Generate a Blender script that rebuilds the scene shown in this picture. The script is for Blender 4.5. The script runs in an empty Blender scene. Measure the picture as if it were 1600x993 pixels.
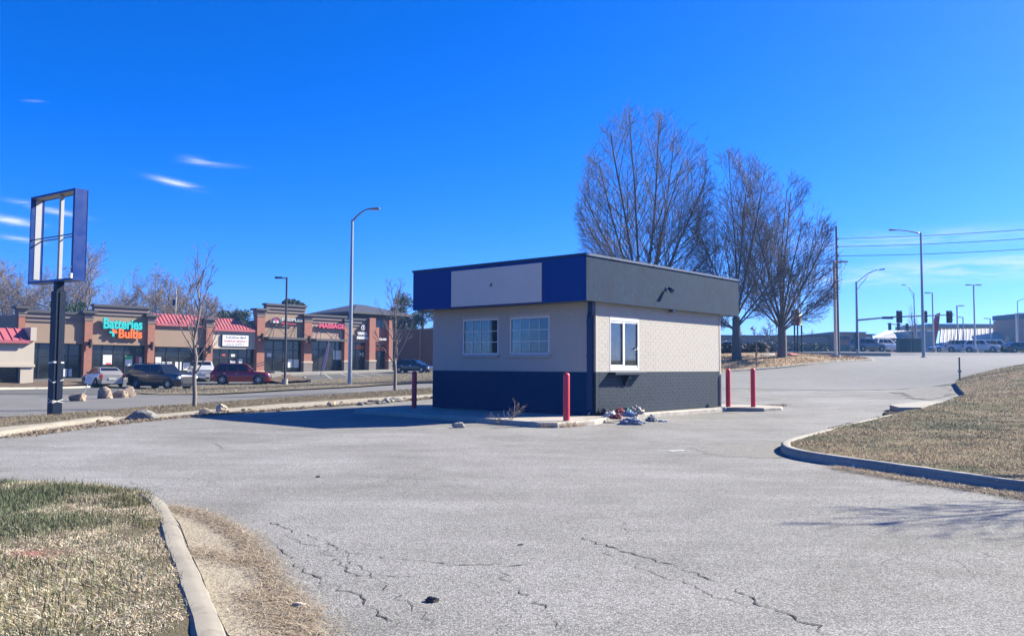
import bpy, bmesh, math, random
import numpy as np
from mathutils import Vector, Matrix, noise as mnoise
from mathutils.geometry import delaunay_2d_cdt

R = math.radians
scene = bpy.context.scene
col = scene.collection

# ------------------------------------------------------------------ camera
FPX, PITCH, ROLL, EYE = 1312.0, 0.0569, 0.0046, 1.6
_c, _s = math.cos(PITCH), math.sin(PITCH)
_cr, _sr = math.cos(ROLL), math.sin(ROLL)
cam_d = bpy.data.cameras.new('camera')
cam = bpy.data.objects.new('camera', cam_d)
col.objects.link(cam)
scene.camera = cam
cam_d.sensor_width = 36.0
cam_d.lens = FPX / 1600 * 36
cam_d.clip_start = 0.05
cam_d.clip_end = 6000
_right = Vector((1, 0, 0)); _fwd = Vector((0, _c, _s)); _up = Vector((0, -_s, _c))
_r2 = _right * _cr + _up * _sr
_u2 = _up * _cr - _right * _sr
cam.matrix_world = Matrix(((_r2.x, _u2.x, -_fwd.x, 0), (_r2.y, _u2.y, -_fwd.y, 0), (_r2.z, _u2.z, -_fwd.z, EYE), (0, 0, 0, 1)))

# ------------------------------------------------------------------ sky, sun, exposure
SUN_AZ = R(23)        # from +X towards +Y
SUN_EL = R(33)
SUN_VEC = Vector((math.cos(SUN_EL) * math.cos(SUN_AZ), math.cos(SUN_EL) * math.sin(SUN_AZ), math.sin(SUN_EL)))
world = bpy.data.worlds.new('World')
scene.world = world
world.use_nodes = True
wn = world.node_tree.nodes; wl = world.node_tree.links
wn.clear()
w_out = wn.new('ShaderNodeOutputWorld')
w_bg = wn.new('ShaderNodeBackground'); w_bg.inputs['Strength'].default_value = 0.063
w_sky = wn.new('ShaderNodeTexSky')
w_sky.sky_type = 'NISHITA'; w_sky.sun_disc = False
w_sky.sun_elevation = SUN_EL
w_sky.sun_rotation = math.pi / 2 - SUN_AZ
w_sky.altitude = 300; w_sky.air_density = 0.7; w_sky.dust_density = 0.65; w_sky.ozone_density = 6.0
w_hs = wn.new('ShaderNodeHueSaturation')
w_hs.inputs['Saturation'].default_value = 1.15
w_tint = wn.new('ShaderNodeMix'); w_tint.data_type = 'RGBA'; w_tint.blend_type = 'MULTIPLY'; w_tint.inputs['Factor'].default_value = 1.0
w_tint.inputs['B'].default_value = (0.62, 0.72, 1.12, 1)      # colour grade of the whole sky (a very blue, clear day)
wl.new(w_sky.outputs['Color'], w_tint.inputs['A'])
wl.new(w_tint.outputs['Result'], w_hs.inputs['Color'])

def wmath(op, a, b=None, c=None):
    n = wn.new('ShaderNodeMath'); n.operation = op
    for i, v in enumerate((a, b, c)):
        if v is None: continue
        if isinstance(v, (int, float)): n.inputs[i].default_value = v
        else: wl.new(v, n.inputs[i])
    return n.outputs[0]
w_tc = wn.new('ShaderNodeTexCoord')
w_sep = wn.new('ShaderNodeSeparateXYZ'); wl.new(w_tc.outputs['Generated'], w_sep.inputs[0])
w_az = wmath('ARCTAN2', w_sep.outputs['X'], w_sep.outputs['Y'])
w_el = wmath('ARCSINE', w_sep.outputs['Z'])
w_cmb = wn.new('ShaderNodeCombineXYZ')
wl.new(wmath('MULTIPLY', w_az, 9.0), w_cmb.inputs[0]); wl.new(wmath('MULTIPLY', w_el, 70.0), w_cmb.inputs[1])
w_noise = wn.new('ShaderNodeTexNoise'); w_noise.inputs['Scale'].default_value = 1.6
w_noise.inputs['Detail'].default_value = 7; w_noise.inputs['Roughness'].default_value = 0.62
w_noise.inputs['Distortion'].default_value = 0.6
wl.new(w_cmb.outputs[0], w_noise.inputs['Vector'])
def cloud_blob(px, py, sx, sy, tilt, gain):
    """an elongated wisp of cirrus in one direction of the sky"""
    az = math.atan((px - 800) / FPX); el = math.atan((571 - py) / FPX * math.cos(az))
    dx = wmath('SUBTRACT', w_az, az); dy = wmath('SUBTRACT', w_el, el)
    ct, st = math.cos(tilt), math.sin(tilt)
    u = wmath('ADD', wmath('MULTIPLY', dx, ct / sx), wmath('MULTIPLY', dy, st / sx))
    v = wmath('ADD', wmath('MULTIPLY', dx, -st / sy), wmath('MULTIPLY', dy, ct / sy))
    r2 = wmath('ADD', wmath('MULTIPLY', u, u), wmath('MULTIPLY', v, v))
    return wmath('MULTIPLY', wmath('EXPONENT', wmath('MULTIPLY', r2, -1.0)), gain)
blobs = [(266, 285, .019, .0030, -.17, 1.5), (300, 249, .013, .0030, -.05, 1.1), (325, 254, .024, .0026, -.02, .55),
         (8, 346, .022, .0036, -.12, 1.3), (66, 328, .026, .0030, -.16, .9), (25, 376, .016, .0026, -.10, .9),
         (1520, 412, .16, .0085, .02, .8), (1460, 368, .15, .009, .0, .5), (1440, 432, .2, .006, .0, .4), (40, 155, .008, .0010, .1, .4)]
tot = None
for b in blobs:
    o = cloud_blob(*b)
    tot = o if tot is None else wmath('ADD', tot, o)
w_ramp = wn.new('ShaderNodeMapRange'); w_ramp.inputs['From Min'].default_value = 0.36; w_ramp.inputs['From Max'].default_value = 0.72
wl.new(w_noise.outputs['Fac'], w_ramp.inputs['Value'])
w_cl = wmath('MINIMUM', wmath('MULTIPLY', tot, w_ramp.outputs[0]), 0.85)
w_mix = wn.new('ShaderNodeMix'); w_mix.data_type = 'RGBA'
wl.new(w_cl, w_mix.inputs['Factor'])
wl.new(w_hs.outputs['Color'], w_mix.inputs['A'])
w_mix.inputs['B'].default_value = (3.9, 4.3, 4.6, 1)
wl.new(w_mix.outputs['Result'], w_bg.inputs['Color'])
wl.new(w_bg.outputs[0], w_out.inputs[0])

sun_d = bpy.data.lights.new('sun', 'SUN')
sun_d.energy = 3.8; sun_d.angle = R(0.53); sun_d.color = (1.0, 0.935, 0.765)
sun = bpy.data.objects.new('sun', sun_d); col.objects.link(sun)
sun.rotation_euler = (-SUN_VEC).to_track_quat('-Z', 'Y').to_euler()
sun.location = (30, 20, 40)

vs = scene.view_settings
vs.view_transform = 'Standard'; vs.look = 'None'; vs.gamma = 1.0; vs.exposure = 1.95
try: vs.use_curve_mapping = False
except Exception: pass
scene.cycles.use_denoising = True
scene.cycles.max_bounces = 6
scene.cycles.transparent_max_bounces = 12
scene.cycles.caustics_reflective = False
scene.cycles.caustics_refractive = False
scene.render.film_transparent = False

# ------------------------------------------------------------------ photo ray helpers (only to find real places in the world)
def ray(px, py):
    u, v = px - 800.0, py - 496.5
    u, v = u * _cr + v * _sr, -u * _sr + v * _cr
    x, up = u / FPX, -v / FPX
    return Vector((x, _c - _s * up, _s + _c * up))
def at(px, py, Y):
    d = ray(px, py); k = Y / d.y
    return Vector((d.x * k, Y, EYE + d.z * k))
def on_z(px, py, z):
    d = ray(px, py); k = (z - EYE) / d.z
    return Vector((d.x * k, d.y * k, z))

# ------------------------------------------------------------------ terrain height field
ctrl = []
def cpx(px, py, Y): p = at(px, py, Y); ctrl.append((p.x, p.y, p.z))
for x in range(-30, 31, 6):
    for y in (-12, -4, 4, 10, 16, 22): ctrl.append((x, y, 0.0))
for p in ((-12, 26), (-6, 27), (0, 28), (5, 27), (9, 29), (12, 26), (-3, 33), (3, 36), (8, 33), (-20, 26), (-30, 30)): ctrl.append((p[0], p[1], 0.0))
for a in ((1190, 607, 44), (1440, 608, 44), (1126, 582, 54), (1240, 575, 57), (1350, 567, 62), (1155, 556, 64), (1222, 554, 64), (1306, 558, 64),
          (1060, 590, 50), (1480, 600, 46), (1500, 605, 44), (1490, 628, 34), (1600, 570, 45), (1550, 583, 42), (1600, 620, 30), (1560, 650, 25),
          (1400, 557, 85), (1500, 556, 85), (1600, 556, 82), (1240, 556, 75), (1130, 556, 75), (1340, 551, 98), (1480, 551, 105), (1250, 551, 100), (1150, 551, 100),
          (1500, 552, 140), (1600, 552, 140), (1350, 549, 140), (1200, 550, 140), (1000, 560, 90), (1000, 553, 130),
          (0, 655, 25.5), (230, 637, 31), (440, 622, 36.6), (660, 608, 42), (0, 622, 41), (230, 618, 41), (440, 611, 43.5), (660, 599, 50.5),
          (546, 600, 50), (20, 604, 60), (160, 599, 66), (252, 607, 66), (378, 598, 75), (560, 589, 84), (645, 580, 98), (600, 577.5, 100),
          (130, 591, 73), (330, 587, 84), (480, 582, 92), (0, 590, 75), (-150, 600, 70), (300, 560, 130), (600, 563, 130), (0, 565, 130), (-200, 600, 55), (800, 590, 60), (800, 575, 95)):
    cpx(*a)
_P = np.array(ctrl)
def _phi(r2):
    return np.where(r2 > 1e-9, r2 * np.log(np.maximum(r2, 1e-9)) * 0.5, 0.0)
_n = len(_P)
_K = _phi(((_P[:, None, :2] - _P[None, :, :2]) ** 2).sum(2)) + np.eye(_n) * 18.0
_A = np.zeros((_n + 3, _n + 3)); _A[:_n, :_n] = _K
_A[:_n, _n] = 1; _A[:_n, _n + 1:] = _P[:, :2]; _A[_n, :_n] = 1; _A[_n + 1:, :_n] = _P[:, :2].T
_W = np.linalg.solve(_A, np.concatenate([_P[:, 2], [0, 0, 0]]))
def terrain(x, y):
    x = np.clip(np.asarray(x, float), -75, 75); y = np.clip(np.asarray(y, float), -12, 142)
    sh = np.broadcast(x, y).shape
    x = np.broadcast_to(x, sh).ravel(); y = np.broadcast_to(y, sh).ravel()
    out = np.empty(len(x))
    for i in range(0, len(x), 20000):
        a, b = x[i:i + 20000], y[i:i + 20000]
        K = _phi((a[:, None] - _P[None, :, 0]) ** 2 + (b[:, None] - _P[None, :, 1]) ** 2)
        out[i:i + 20000] = K @ _W[:_n] + _W[_n] + a * _W[_n + 1] + b * _W[_n + 2]
    m = np.clip((y - 22) / 10, 0, 1); m = m * m * (3 - 2 * m)
    return (out * m).reshape(sh)
def tz(x, y): return float(terrain(x, y))
_YS = np.concatenate([np.arange(2.5, 60, .03), np.arange(60, 200, .1)])
def gp(px, py):
    """the point of the terrain that the photo shows at this pixel"""
    d = ray(px, py); k = _YS / d.y
    zs = EYE + d.z * k
    t = terrain(d.x * k, _YS)
    i = np.nonzero(zs <= t)[0]
    i = i[0] if len(i) else len(_YS) - 1
    p = Vector((d.x * k[i], _YS[i], float(t[i])))
    return p
def g2(px, py): p = gp(px, py); return (p.x, p.y)

# ------------------------------------------------------------------ mesh helpers
class MB:
    def __init__(s): s.v = []; s.f = []; s.m = []; s.mi = 0
    def add(s, vs, fs):
        o = len(s.v); s.v.extend([tuple(v) for v in vs])
        for f in fs: s.f.append([i + o for i in f]); s.m.append(s.mi)
        return s
    def box(s, x0, x1, y0, y1, z0, z1):
        return s.add([(x0, y0, z0), (x1, y0, z0), (x1, y1, z0), (x0, y1, z0), (x0, y0, z1), (x1, y0, z1), (x1, y1, z1), (x0, y1, z1)],
                     [(3, 2, 1, 0), (4, 5, 6, 7), (0, 1, 5, 4), (1, 2, 6, 5), (2, 3, 7, 6), (3, 0, 4, 7)])
    def hexa(s, b, t):
        """bottom ring b, top ring t (ccw seen from above)"""
        n = len(b)
        return s.add(list(b) + list(t), [tuple(range(n - 1, -1, -1)), tuple(range(n, 2 * n))] + [(i, (i + 1) % n, n + (i + 1) % n, n + i) for i in range(n)])
    def prism(s, poly, z0, z1):
        return s.hexa([(x, y, z0) for x, y in poly], [(x, y, z1) for x, y in poly])
    def prism_y(s, poly, y0, y1):
        """poly in (x,z), ccw seen from -y"""
        n = len(poly)
        return s.add([(x, y0, z) for x, z in poly] + [(x, y1, z) for x, z in poly],
                     [tuple(range(n)), tuple(range(2 * n - 1, n - 1, -1))] + [((i + 1) % n, i, n + i, n + (i + 1) % n) for i in range(n)])
    def tube(s, pts, rad, n=8, caps=True):
        pts = [Vector(p) for p in pts]
        if isinstance(rad, (int, float)): rad = [rad] * len(pts)
        rings = []; vs = []
        ref = None
        for i, p in enumerate(pts):
            d = (pts[min(i + 1, len(pts) - 1)] - pts[max(i - 1, 0)])
            if d.length < 1e-9: d = Vector((0, 0, 1))
            d.normalize()
            if ref is None: ref = Vector((1, 0, 0)) if abs(d.x) < .9 else Vector((0, 1, 0))
            a = ref - d * ref.dot(d)
            if a.length < 1e-6: a = d.orthogonal()
            a.normalize(); b = d.cross(a); ref = a
            for k in range(n):
                t = 2 * math.pi * k / n
                vs.append(p + (a * math.cos(t) + b * math.sin(t)) * rad[i])
        fs = []
        for i in range(len(pts) - 1):
            for k in range(n):
                fs.append((i * n + k, i * n + (k + 1) % n, (i + 1) * n + (k + 1) % n, (i + 1) * n + k))
        if caps:
            fs.append(tuple(range(n - 1, -1, -1))); fs.append(tuple((len(pts) - 1) * n + k for k in range(n)))
        return s.add(vs, fs)
    def lathe(s, prof, n=16, c=(0, 0, 0), axis='z'):
        vs = []
        for r, h in prof:
            for k in range(n):
                t = 2 * math.pi * k / n
                x, y = r * math.cos(t), r * math.sin(t)
                q = (x, y, h) if axis == 'z' else (x, -h, y)
                vs.append((q[0] + c[0], q[1] + c[1], q[2] + c[2]))
        fs = [(i * n + k, i * n + (k + 1) % n, (i + 1) * n + (k + 1) % n, (i + 1) * n + k) for i in range(len(prof) - 1) for k in range(n)]
        fs.append(tuple(range(n - 1, -1, -1))); fs.append(tuple((len(prof) - 1) * n + k for k in range(n)))
        return s.add(vs, fs)
    def quad(s, a, b, c, d): return s.add([a, b, c, d], [(0, 1, 2, 3)])
    def build(s, name, mats, parent=None, smooth=False, bevel=0, bseg=1, loc=None, rot=None):
        me = bpy.data.meshes.new(name)
        me.from_pydata(s.v, [], s.f)
        if not isinstance(mats, (list, tuple)): mats = [mats]
        for m in mats: me.materials.append(m)
        if len(mats) > 1: me.polygons.foreach_set('material_index', s.m)
        if bevel:
            bm = bmesh.new(); bm.from_mesh(me)
            bmesh.ops.bevel(bm, geom=[e for e in bm.edges if e.calc_face_angle(0) > .5], offset=bevel, segments=bseg, affect='EDGES', clamp_overlap=True)
            bm.to_mesh(me); bm.free()
        if smooth:
            me.polygons.foreach_set('use_smooth', [True] * len(me.polygons))
            if smooth is not True:
                me.set_sharp_from_angle(angle=smooth)
        me.update()
        o = bpy.data.objects.new(name, me); col.objects.link(o)
        if parent is not None: o.parent = parent
        if loc is not None: o.location = loc
        if rot is not None: o.rotation_euler = rot
        return o
def empty(name, loc, rz=0.0, rot=None):
    o = bpy.data.objects.new(name, None); col.objects.link(o)
    o.empty_display_size = .3
    o.location = loc; o.rotation_euler = rot if rot else (0, 0, rz)
    return o
def tag(o, label=None, cat=None, group=None, kind=None):
    if label: o['label'] = label
    if cat: o['category'] = cat
    if group: o['group'] = group
    if kind: o['kind'] = kind
    return o
def copy_tree(o, parent=None):
    c = o.copy(); col.objects.link(c); c.parent = parent
    for ch in list(o.children): copy_tree(ch, c)
    return c

# ------------------------------------------------------------------ materials
def lin(r, g, b):
    f = lambda c: (c / 255 / 12.92) if c / 255 <= .04045 else ((c / 255 + .055) / 1.055) ** 2.4
    return (f(r), f(g), f(b))
class NT:
    def __init__(s, name):
        s.mat = bpy.data.materials.new(name); s.mat.use_nodes = True
        s.n = s.mat.node_tree.nodes; s.l = s.mat.node_tree.links
        s.b = s.n['Principled BSDF']; s.out = s.n['Material Output']
        s.tc = s.n.new('ShaderNodeTexCoord')
        s.geo = s.n.new('ShaderNodeNewGeometry')
    def pos(s): return s.geo.outputs['Position']
    def set(s, i, v):
        if isinstance(v, bpy.types.NodeSocket): s.l.new(v, s.b.inputs[i])
        elif isinstance(v, tuple) and len(v) == 3: s.b.inputs[i].default_value = (*v, 1)
        else: s.b.inputs[i].default_value = v
    def noise(s, scale, detail=4, rough=.55, vec=None, dist=0, out='Fac'):
        n = s.n.new('ShaderNodeTexNoise'); n.inputs['Scale'].default_value = scale; n.inputs['Detail'].default_value = detail
        n.inputs['Roughness'].default_value = rough; n.inputs['Distortion'].default_value = dist
        s.l.new(vec if vec is not None else s.pos(), n.inputs['Vector']); return n.outputs[out]
    def vor(s, scale, feature='F1', out='Distance', vec=None, rand=1.0):
        n = s.n.new('ShaderNodeTexVoronoi'); n.feature = feature; n.inputs['Scale'].default_value = scale; n.inputs['Randomness'].default_value = rand
        s.l.new(vec if vec is not None else s.pos(), n.inputs['Vector']); return n.outputs[out]
    def stretch(s, x, y, z):
        n = s.n.new('ShaderNodeMapping'); n.inputs['Scale'].default_value = (x, y, z); s.l.new(s.pos(), n.inputs['Vector']); return n.outputs[0]
    def math(s, op, a, b=None, clamp=False):
        n = s.n.new('ShaderNodeMath'); n.operation = op; n.use_clamp = clamp
        for i, v in enumerate((a, b)):
            if v is None: continue
            if isinstance(v, (int, float)): n.inputs[i].default_value = v
            else: s.l.new(v, n.inputs[i])
        return n.outputs[0]
    def rng(s, v, a, b, c=0.0, d=1.0):
        n = s.n.new('ShaderNodeMapRange'); s.l.new(v, n.inputs['Value'])
        for k, q in zip(('From Min', 'From Max', 'To Min', 'To Max'), (a, b, c, d)): n.inputs[k].default_value = q
        return n.outputs[0]
    def mix(s, fac, a, b, mode='MIX'):
        n = s.n.new('ShaderNodeMix'); n.data_type = 'RGBA'; n.blend_type = mode
        if isinstance(fac, (int, float)): n.inputs['Factor'].default_value = fac
        else: s.l.new(fac, n.inputs['Factor'])
        for k, v in (('A', a), ('B', b)):
            if isinstance(v, tuple): n.inputs[k].default_value = (*v[:3], 1)
            else: s.l.new(v, n.inputs[k])
        return n.outputs['Result']
    def bump(s, h, strength=.3, dist=.01):
        n = s.n.new('ShaderNodeBump'); n.inputs['Strength'].default_value = strength; n.inputs['Distance'].default_value = dist
        s.l.new(h, n.inputs['Height']); s.l.new(n.outputs[0], s.b.inputs['Normal']); return n
    def attr(s, name):
        n = s.n.new('ShaderNodeAttribute'); n.attribute_name = name; return n.outputs['Color']
    def rand(s):
        n = s.n.new('ShaderNodeObjectInfo'); return n.outputs['Random']
def scl(c, k): return tuple(min(1, x * k) for x in c)
def pmat(name, base, rough=.6, var=.12, scale=3.0, bump=0.0, bscale=60, bdist=.004, metal=0.0, spec=None, coat=0, rnd=0.0):
    t = NT(name)
    c = t.mix(t.noise(scale, 5, .6), scl(base, 1 - var), scl(base, 1 + var))
    if rnd: 
        c = t.mix(t.math('MULTIPLY', t.rand(), rnd), c, scl(base, .55))
    t.set('Base Color', c)
    t.set('Roughness', t.rng(t.noise(scale * 4, 3), .3, .7, max(.02, rough - .08), min(1, rough + .08)))
    t.set('Metallic', metal)
    if coat: t.set('Coat Weight', coat); t.set('Coat Roughness', .05)
    if spec is not None: t.set('Specular IOR Level', spec)
    if bump: t.bump(t.noise(bscale, 4, .6), bump, bdist)
    return t.mat

# ================================================================== ground materials
def asphalt_mat(name, dark, light, tone=(1, 1, 1), grain=75, patch=.25):
    t = NT(name)
    vc = t.vor(grain, out='Color')
    sp = t.n.new('ShaderNodeSeparateColor'); t.l.new(vc, sp.inputs[0])
    g = t.math('ADD', t.math('MULTIPLY', sp.outputs[0], .55), t.math('MULTIPLY', t.noise(grain * 3.1, 3, .7), .45))
    d = t.vor(grain)
    g = t.math('MULTIPLY', g, t.rng(d, .25, .75, 1.1, .55))
    big = t.noise(.22, 5, .6, dist=.6); mid = t.noise(1.4, 6, .62)
    strk = t.noise(1.0, 4, .6, vec=t.stretch(.25, 1.6, 1))
    tone_f = t.math('ADD', t.math('MULTIPLY', big, .75), t.math('ADD', t.math('MULTIPLY', mid, .3), t.math('MULTIPLY', strk, .35)))
    c = t.mix(t.rng(g, .1, .85), scl(dark, 1), light)
    c = t.mix(1.0, c, t.mix(t.rng(tone_f, .52, .86), scl(tone, 1 - patch), scl(tone, 1.0 + patch * .3)), 'MULTIPLY')
    oil = t.math('MULTIPLY', t.rng(t.noise(.9, 3, .5, dist=1.2), .66, .74), t.rng(t.noise(7, 4, .6), .35, .6))
    c = t.mix(t.math('MULTIPLY', oil, .45), c, scl(dark, .8))
    # hairline cracks in worn patches
    wv = t.n.new('ShaderNodeVectorMath'); wv.operation = 'ADD'; t.l.new(t.pos(), wv.inputs[0])
    nz = t.n.new('ShaderNodeTexNoise'); nz.inputs['Scale'].default_value = 3.0; t.l.new(t.pos(), nz.inputs['Vector'])
    sc = t.n.new('ShaderNodeVectorMath'); sc.operation = 'SCALE'; t.l.new(nz.outputs['Color'], sc.inputs[0]); sc.inputs['Scale'].default_value = .35
    t.l.new(sc.outputs[0], wv.inputs[1])
    e = t.vor(1.15, 'DISTANCE_TO_EDGE', vec=wv.outputs[0])
    crack = t.math('MULTIPLY', t.rng(e, .004, .016, 1, 0), t.rng(t.noise(.33, 3, .5), .50, .60))
    c = t.mix(t.math('MULTIPLY', crack, .35), c, scl(dark, .35))
    t.set('Base Color', c); t.set('Roughness', .92); t.set('Specular IOR Level', .25)
    t.bump(t.math('SUBTRACT', t.math('ADD', g, t.math('MULTIPLY', d, -.5)), t.math('MULTIPLY', crack, .8)), .40, .010)
    return t.mat
M = {}
M['asphalt'] = asphalt_mat('weathered_asphalt', (.115, .112, .110), (.50, .49, .478), tone=(1.0, 1.0, .945), patch=.40)
M['street'] = asphalt_mat('street_asphalt', (.13, .127, .123), (.27, .262, .255), grain=30, patch=.22)
M['mall_lot'] = asphalt_mat('mall_lot_asphalt', (.09, .09, .09), (.17, .17, .165), grain=30, patch=.25)
def concrete_mat(name, base, var=.16, joints=None):
    t = NT(name)
    n = t.math('ADD', t.math('MULTIPLY', t.noise(.5, 6, .65, dist=.5), .6), t.math('MULTIPLY', t.noise(6, 5, .65), .4))
    c = t.mix(t.rng(n, .3, .7), scl(base, 1 - var), scl(base, 1 + var * .6))
    st = t.noise(1.2, 5, .7, vec=t.stretch(.3, 2.2, 1))
    c = t.mix(t.rng(st, .52, .75, 0, .35), c, scl(base, .72))
    sp = t.vor(85, out='Distance')
    c = t.mix(t.rng(sp, .05, .30, .35, 0), c, scl(base, .55))
    gr = t.noise(2.6, 7, .75, dist=1.0)
    c = t.mix(t.rng(gr, .52, .70, 0, .55), c, scl(base, .48))
    t.set('Base Color', c); t.set('Roughness', .88); t.set('Specular IOR Level', .3)
    t.bump(t.math('ADD', t.noise(40, 5, .7), t.noise(200, 2)), .25, .006)
    return t.mat
M['concrete'] = concrete_mat('driveway_concrete', (.205, .204, .202))
M['kerb'] = concrete_mat('kerb_concrete', (.37, .345, .30), .2)
M['kerb_worn'] = concrete_mat('worn_kerb_concrete', (.275, .25, .21), .25)
M['island'] = concrete_mat('island_concrete', (.42, .385, .34), .22)
def soil_mat(name, a, b, c2, scale=6):
    t = NT(name)
    n1 = t.noise(scale, 8, .7, dist=.3); n2 = t.noise(.6, 5, .6); n3 = t.noise(scale * 9, 4, .7)
    c = t.mix(t.rng(n1, .35, .65), a, b)
    c = t.mix(t.rng(n2, .45, .62), c, c2)
    c = t.mix(t.rng(n3, .30, .52, .55, 0), c, scl(a, .35))
    t.set('Base Color', c); t.set('Roughness', .95); t.set('Specular IOR Level', .1)
    t.bump(t.math('ADD', n1, t.math('MULTIPLY', n3, .6)), .8, .04)
    return t.mat
M['ground'] = soil_mat('dry_field', (.20, .155, .10), (.30, .24, .16), (.17, .155, .08))
M['thatch'] = soil_mat('dry_thatch', (.15, .12, .085), (.30, .245, .18), (.17, .15, .10), 24)
M['thatch_right'] = soil_mat('dry_thatch_right', (.20, .155, .10), (.32, .255, .165), (.10, .11, .06), 9)
M['verge'] = soil_mat('dry_verge', (.17, .14, .105), (.27, .23, .175), (.16, .15, .10), 4)
M['far_lawn'] = soil_mat('far_lawn', (.34, .235, .15), (.46, .34, .235), (.29, .22, .13), 2.5)
M['dirt'] = soil_mat('gravelly_dirt', (.35, .30, .235), (.47, .42, .34), (.40, .37, .32), 7)
M['sand'] = soil_mat('gutter_sand', (.33, .285, .215), (.41, .36, .285), (.37, .325, .25), 3)
M['mulch'] = soil_mat('dark_mulch', (.10, .075, .06), (.20, .15, .115), (.14, .11, .085), 5)
t = NT('crack_filler'); t.set('Base Color', (.075, .073, .072)); t.set('Roughness', 1.0); t.set('Specular IOR Level', 0.05); M['crack'] = t.mat
M['paint_white'] = pmat('worn_white_paint', (.44, .44, .425), .7, .35, 14)

def vnoise(x, y, seed, scale=1.0):
    rs = np.random.RandomState(seed); o = np.zeros_like(x, float)
    for k in range(14):
        a = rs.uniform(0, 6.283); f = scale * rs.uniform(.5, 2.6); p = rs.uniform(0, 6.283)
        o += np.cos((x * math.cos(a) + y * math.sin(a)) * f + p) / (.6 + f / scale)
    return o / 3.2
def pip(x, y, poly):
    inside = np.zeros(len(x), bool); n = len(poly)
    for i in range(n):
        x0, y0 = poly[i]; x1, y1 = poly[(i + 1) % n]
        c = ((y0 > y) != (y1 > y)) & (x < (x1 - x0) * (y - y0) / ((y1 - y0) if y1 != y0 else 1e-9) + x0)
        inside ^= c
    return inside
def densify(poly, step, closed=True):
    out = []
    n = len(poly)
    for i in range(n if closed else n - 1):
        a, b = poly[i], poly[(i + 1) % n]
        k = max(1, int(math.hypot(b[0] - a[0], b[1] - a[1]) / step))
        for j in range(k): out.append((a[0] + (b[0] - a[0]) * j / k, a[1] + (b[1] - a[1]) * j / k))
    if not closed: out.append(tuple(poly[-1]))
    return out
def smooth_path(pts, it=2):
    pts = [tuple(p) for p in pts]
    for _ in range(it):
        q = [pts[0]]
        for a, b in zip(pts[:-1], pts[1:]):
            q += [(a[0] * .75 + b[0] * .25, a[1] * .75 + b[1] * .25), (a[0] * .25 + b[0] * .75, a[1] * .25 + b[1] * .75)]
        pts = q + [pts[-1]]
    return pts
def sheet(name, poly, off, m, step=1.5, fn=None, kind='structure'):
    bd = densify(poly, step)
    xs = [p[0] for p in bd]; ys = [p[1] for p in bd]
    gx, gy = np.meshgrid(np.arange(min(xs) + step * .5, max(xs), step), np.arange(min(ys) + step * .5, max(ys), step))
    gx = gx.ravel(); gy = gy.ravel(); k = pip(gx, gy, bd)
    pts = [Vector(p) for p in bd] + [Vector((a, b)) for a, b in zip(gx[k], gy[k])]
    n = len(bd)
    vs, es, fs, *_ = delaunay_2d_cdt(pts, [(i, (i + 1) % n) for i in range(n)], [list(range(n))], 1, 1e-4)
    X = np.array([v.x for v in vs]); Y = np.array([v.y for v in vs])
    Z = terrain(X, Y) + off
    if fn is not None: Z = Z + fn(X, Y)
    b = MB(); b.v = list(zip(X, Y, Z)); 
    for f in fs:
        f = list(f)
        a, c, d = (vs[i] for i in f[:3])
        if (c - a).x * (d - a).y - (c - a).y * (d - a).x < 0: f.reverse()
        b.f.append(f); b.m.append(0)
    o = b.build(name, m, smooth=True)
    tag(o, kind=kind)
    return o

# ------------------------------------------------------------------ the ground sheet to the horizon
_xs = np.concatenate([np.array([-3000, -1500, -800, -400, -220, -140, -100]), np.arange(-80, 81, 2.0), np.array([100, 140, 220, 400, 800, 1500, 3000])])
_ys = np.concatenate([np.array([-2000, -800, -300, -100, -40]), np.arange(-14, 146, 2.0), np.array([160, 190, 240, 350, 600, 1000, 2000, 4000])])
GX, GY = np.meshgrid(_xs, _ys)
GZ = terrain(GX, GY) - .08
b = MB(); b.v = list(zip(GX.ravel(), GY.ravel(), GZ.ravel()))
w_ = len(_xs)
b.f = [(j * w_ + i, j * w_ + i + 1, (j + 1) * w_ + i + 1, (j + 1) * w_ + i) for j in range(len(_ys) - 1) for i in range(w_ - 1)]
b.m = [0] * len(b.f)
tag(b.build('ground', M['ground'], smooth=True), kind='structure')

# ------------------------------------------------------------------ paved areas
lineA = [g2(-120, 706), g2(0, 684), g2(140, 662), g2(300, 650), g2(500, 636), g2(677, 622)]
lineB = [g2(-120, 690), g2(0, 668), g2(140, 655), g2(240, 648), g2(330, 640), g2(440, 631), g2(560, 623), g2(690, 615)]
lineC = [g2(-160, 672), g2(0, 655), g2(100, 648), g2(230, 637), g2(440, 622), g2(660, 608), g2(700, 605.5)]
J0, J1 = at(1190, 607, 44), at(1445, 608, 44)
asphalt = sheet('asphalt_lot', [(-40, -10), (40, -10), (40, 30), (26, 41), (J1.x, 44.4), (J0.x, 44.4), (2, 44.4), lineA[-1]] + lineA[-2::-1] + [(-40, 12)], 0, M['asphalt'], 1.0)
lot_edge = lineA
concrete = sheet('concrete_driveway', [(2, 43.8), (J0.x, 43.9), (J1.x, 43.95), (26.5, 45.0), (33, 46), (60, 52), (75, 60), (75, 92), (20, 92), (-2, 90), (-2, 48)], .012, M['concrete'], 1.6)
cross_street = sheet('cross_street', [(0, 90), (75, 90), (110, 98), (110, 114), (75, 112), (0, 110)], .03, M['street'], 3)
sheet('dirt_strip', lineA + lineB[::-1], .02, M['dirt'], .8)
sheet('grass_verge', lineB + lineC[::-1], .03, M['verge'], .8)
lineD = [(-75, 48), g2(-100, 617), g2(0, 612), g2(100, 613), g2(230, 616), g2(330, 617), g2(440, 611), g2(560, 605), g2(690, 597.5)]
street = sheet('street', [(-75, 26)] + lineC + [(2, 46), (2, 53)] + lineD[::-1], .0, M['street'], 1.5)
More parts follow.
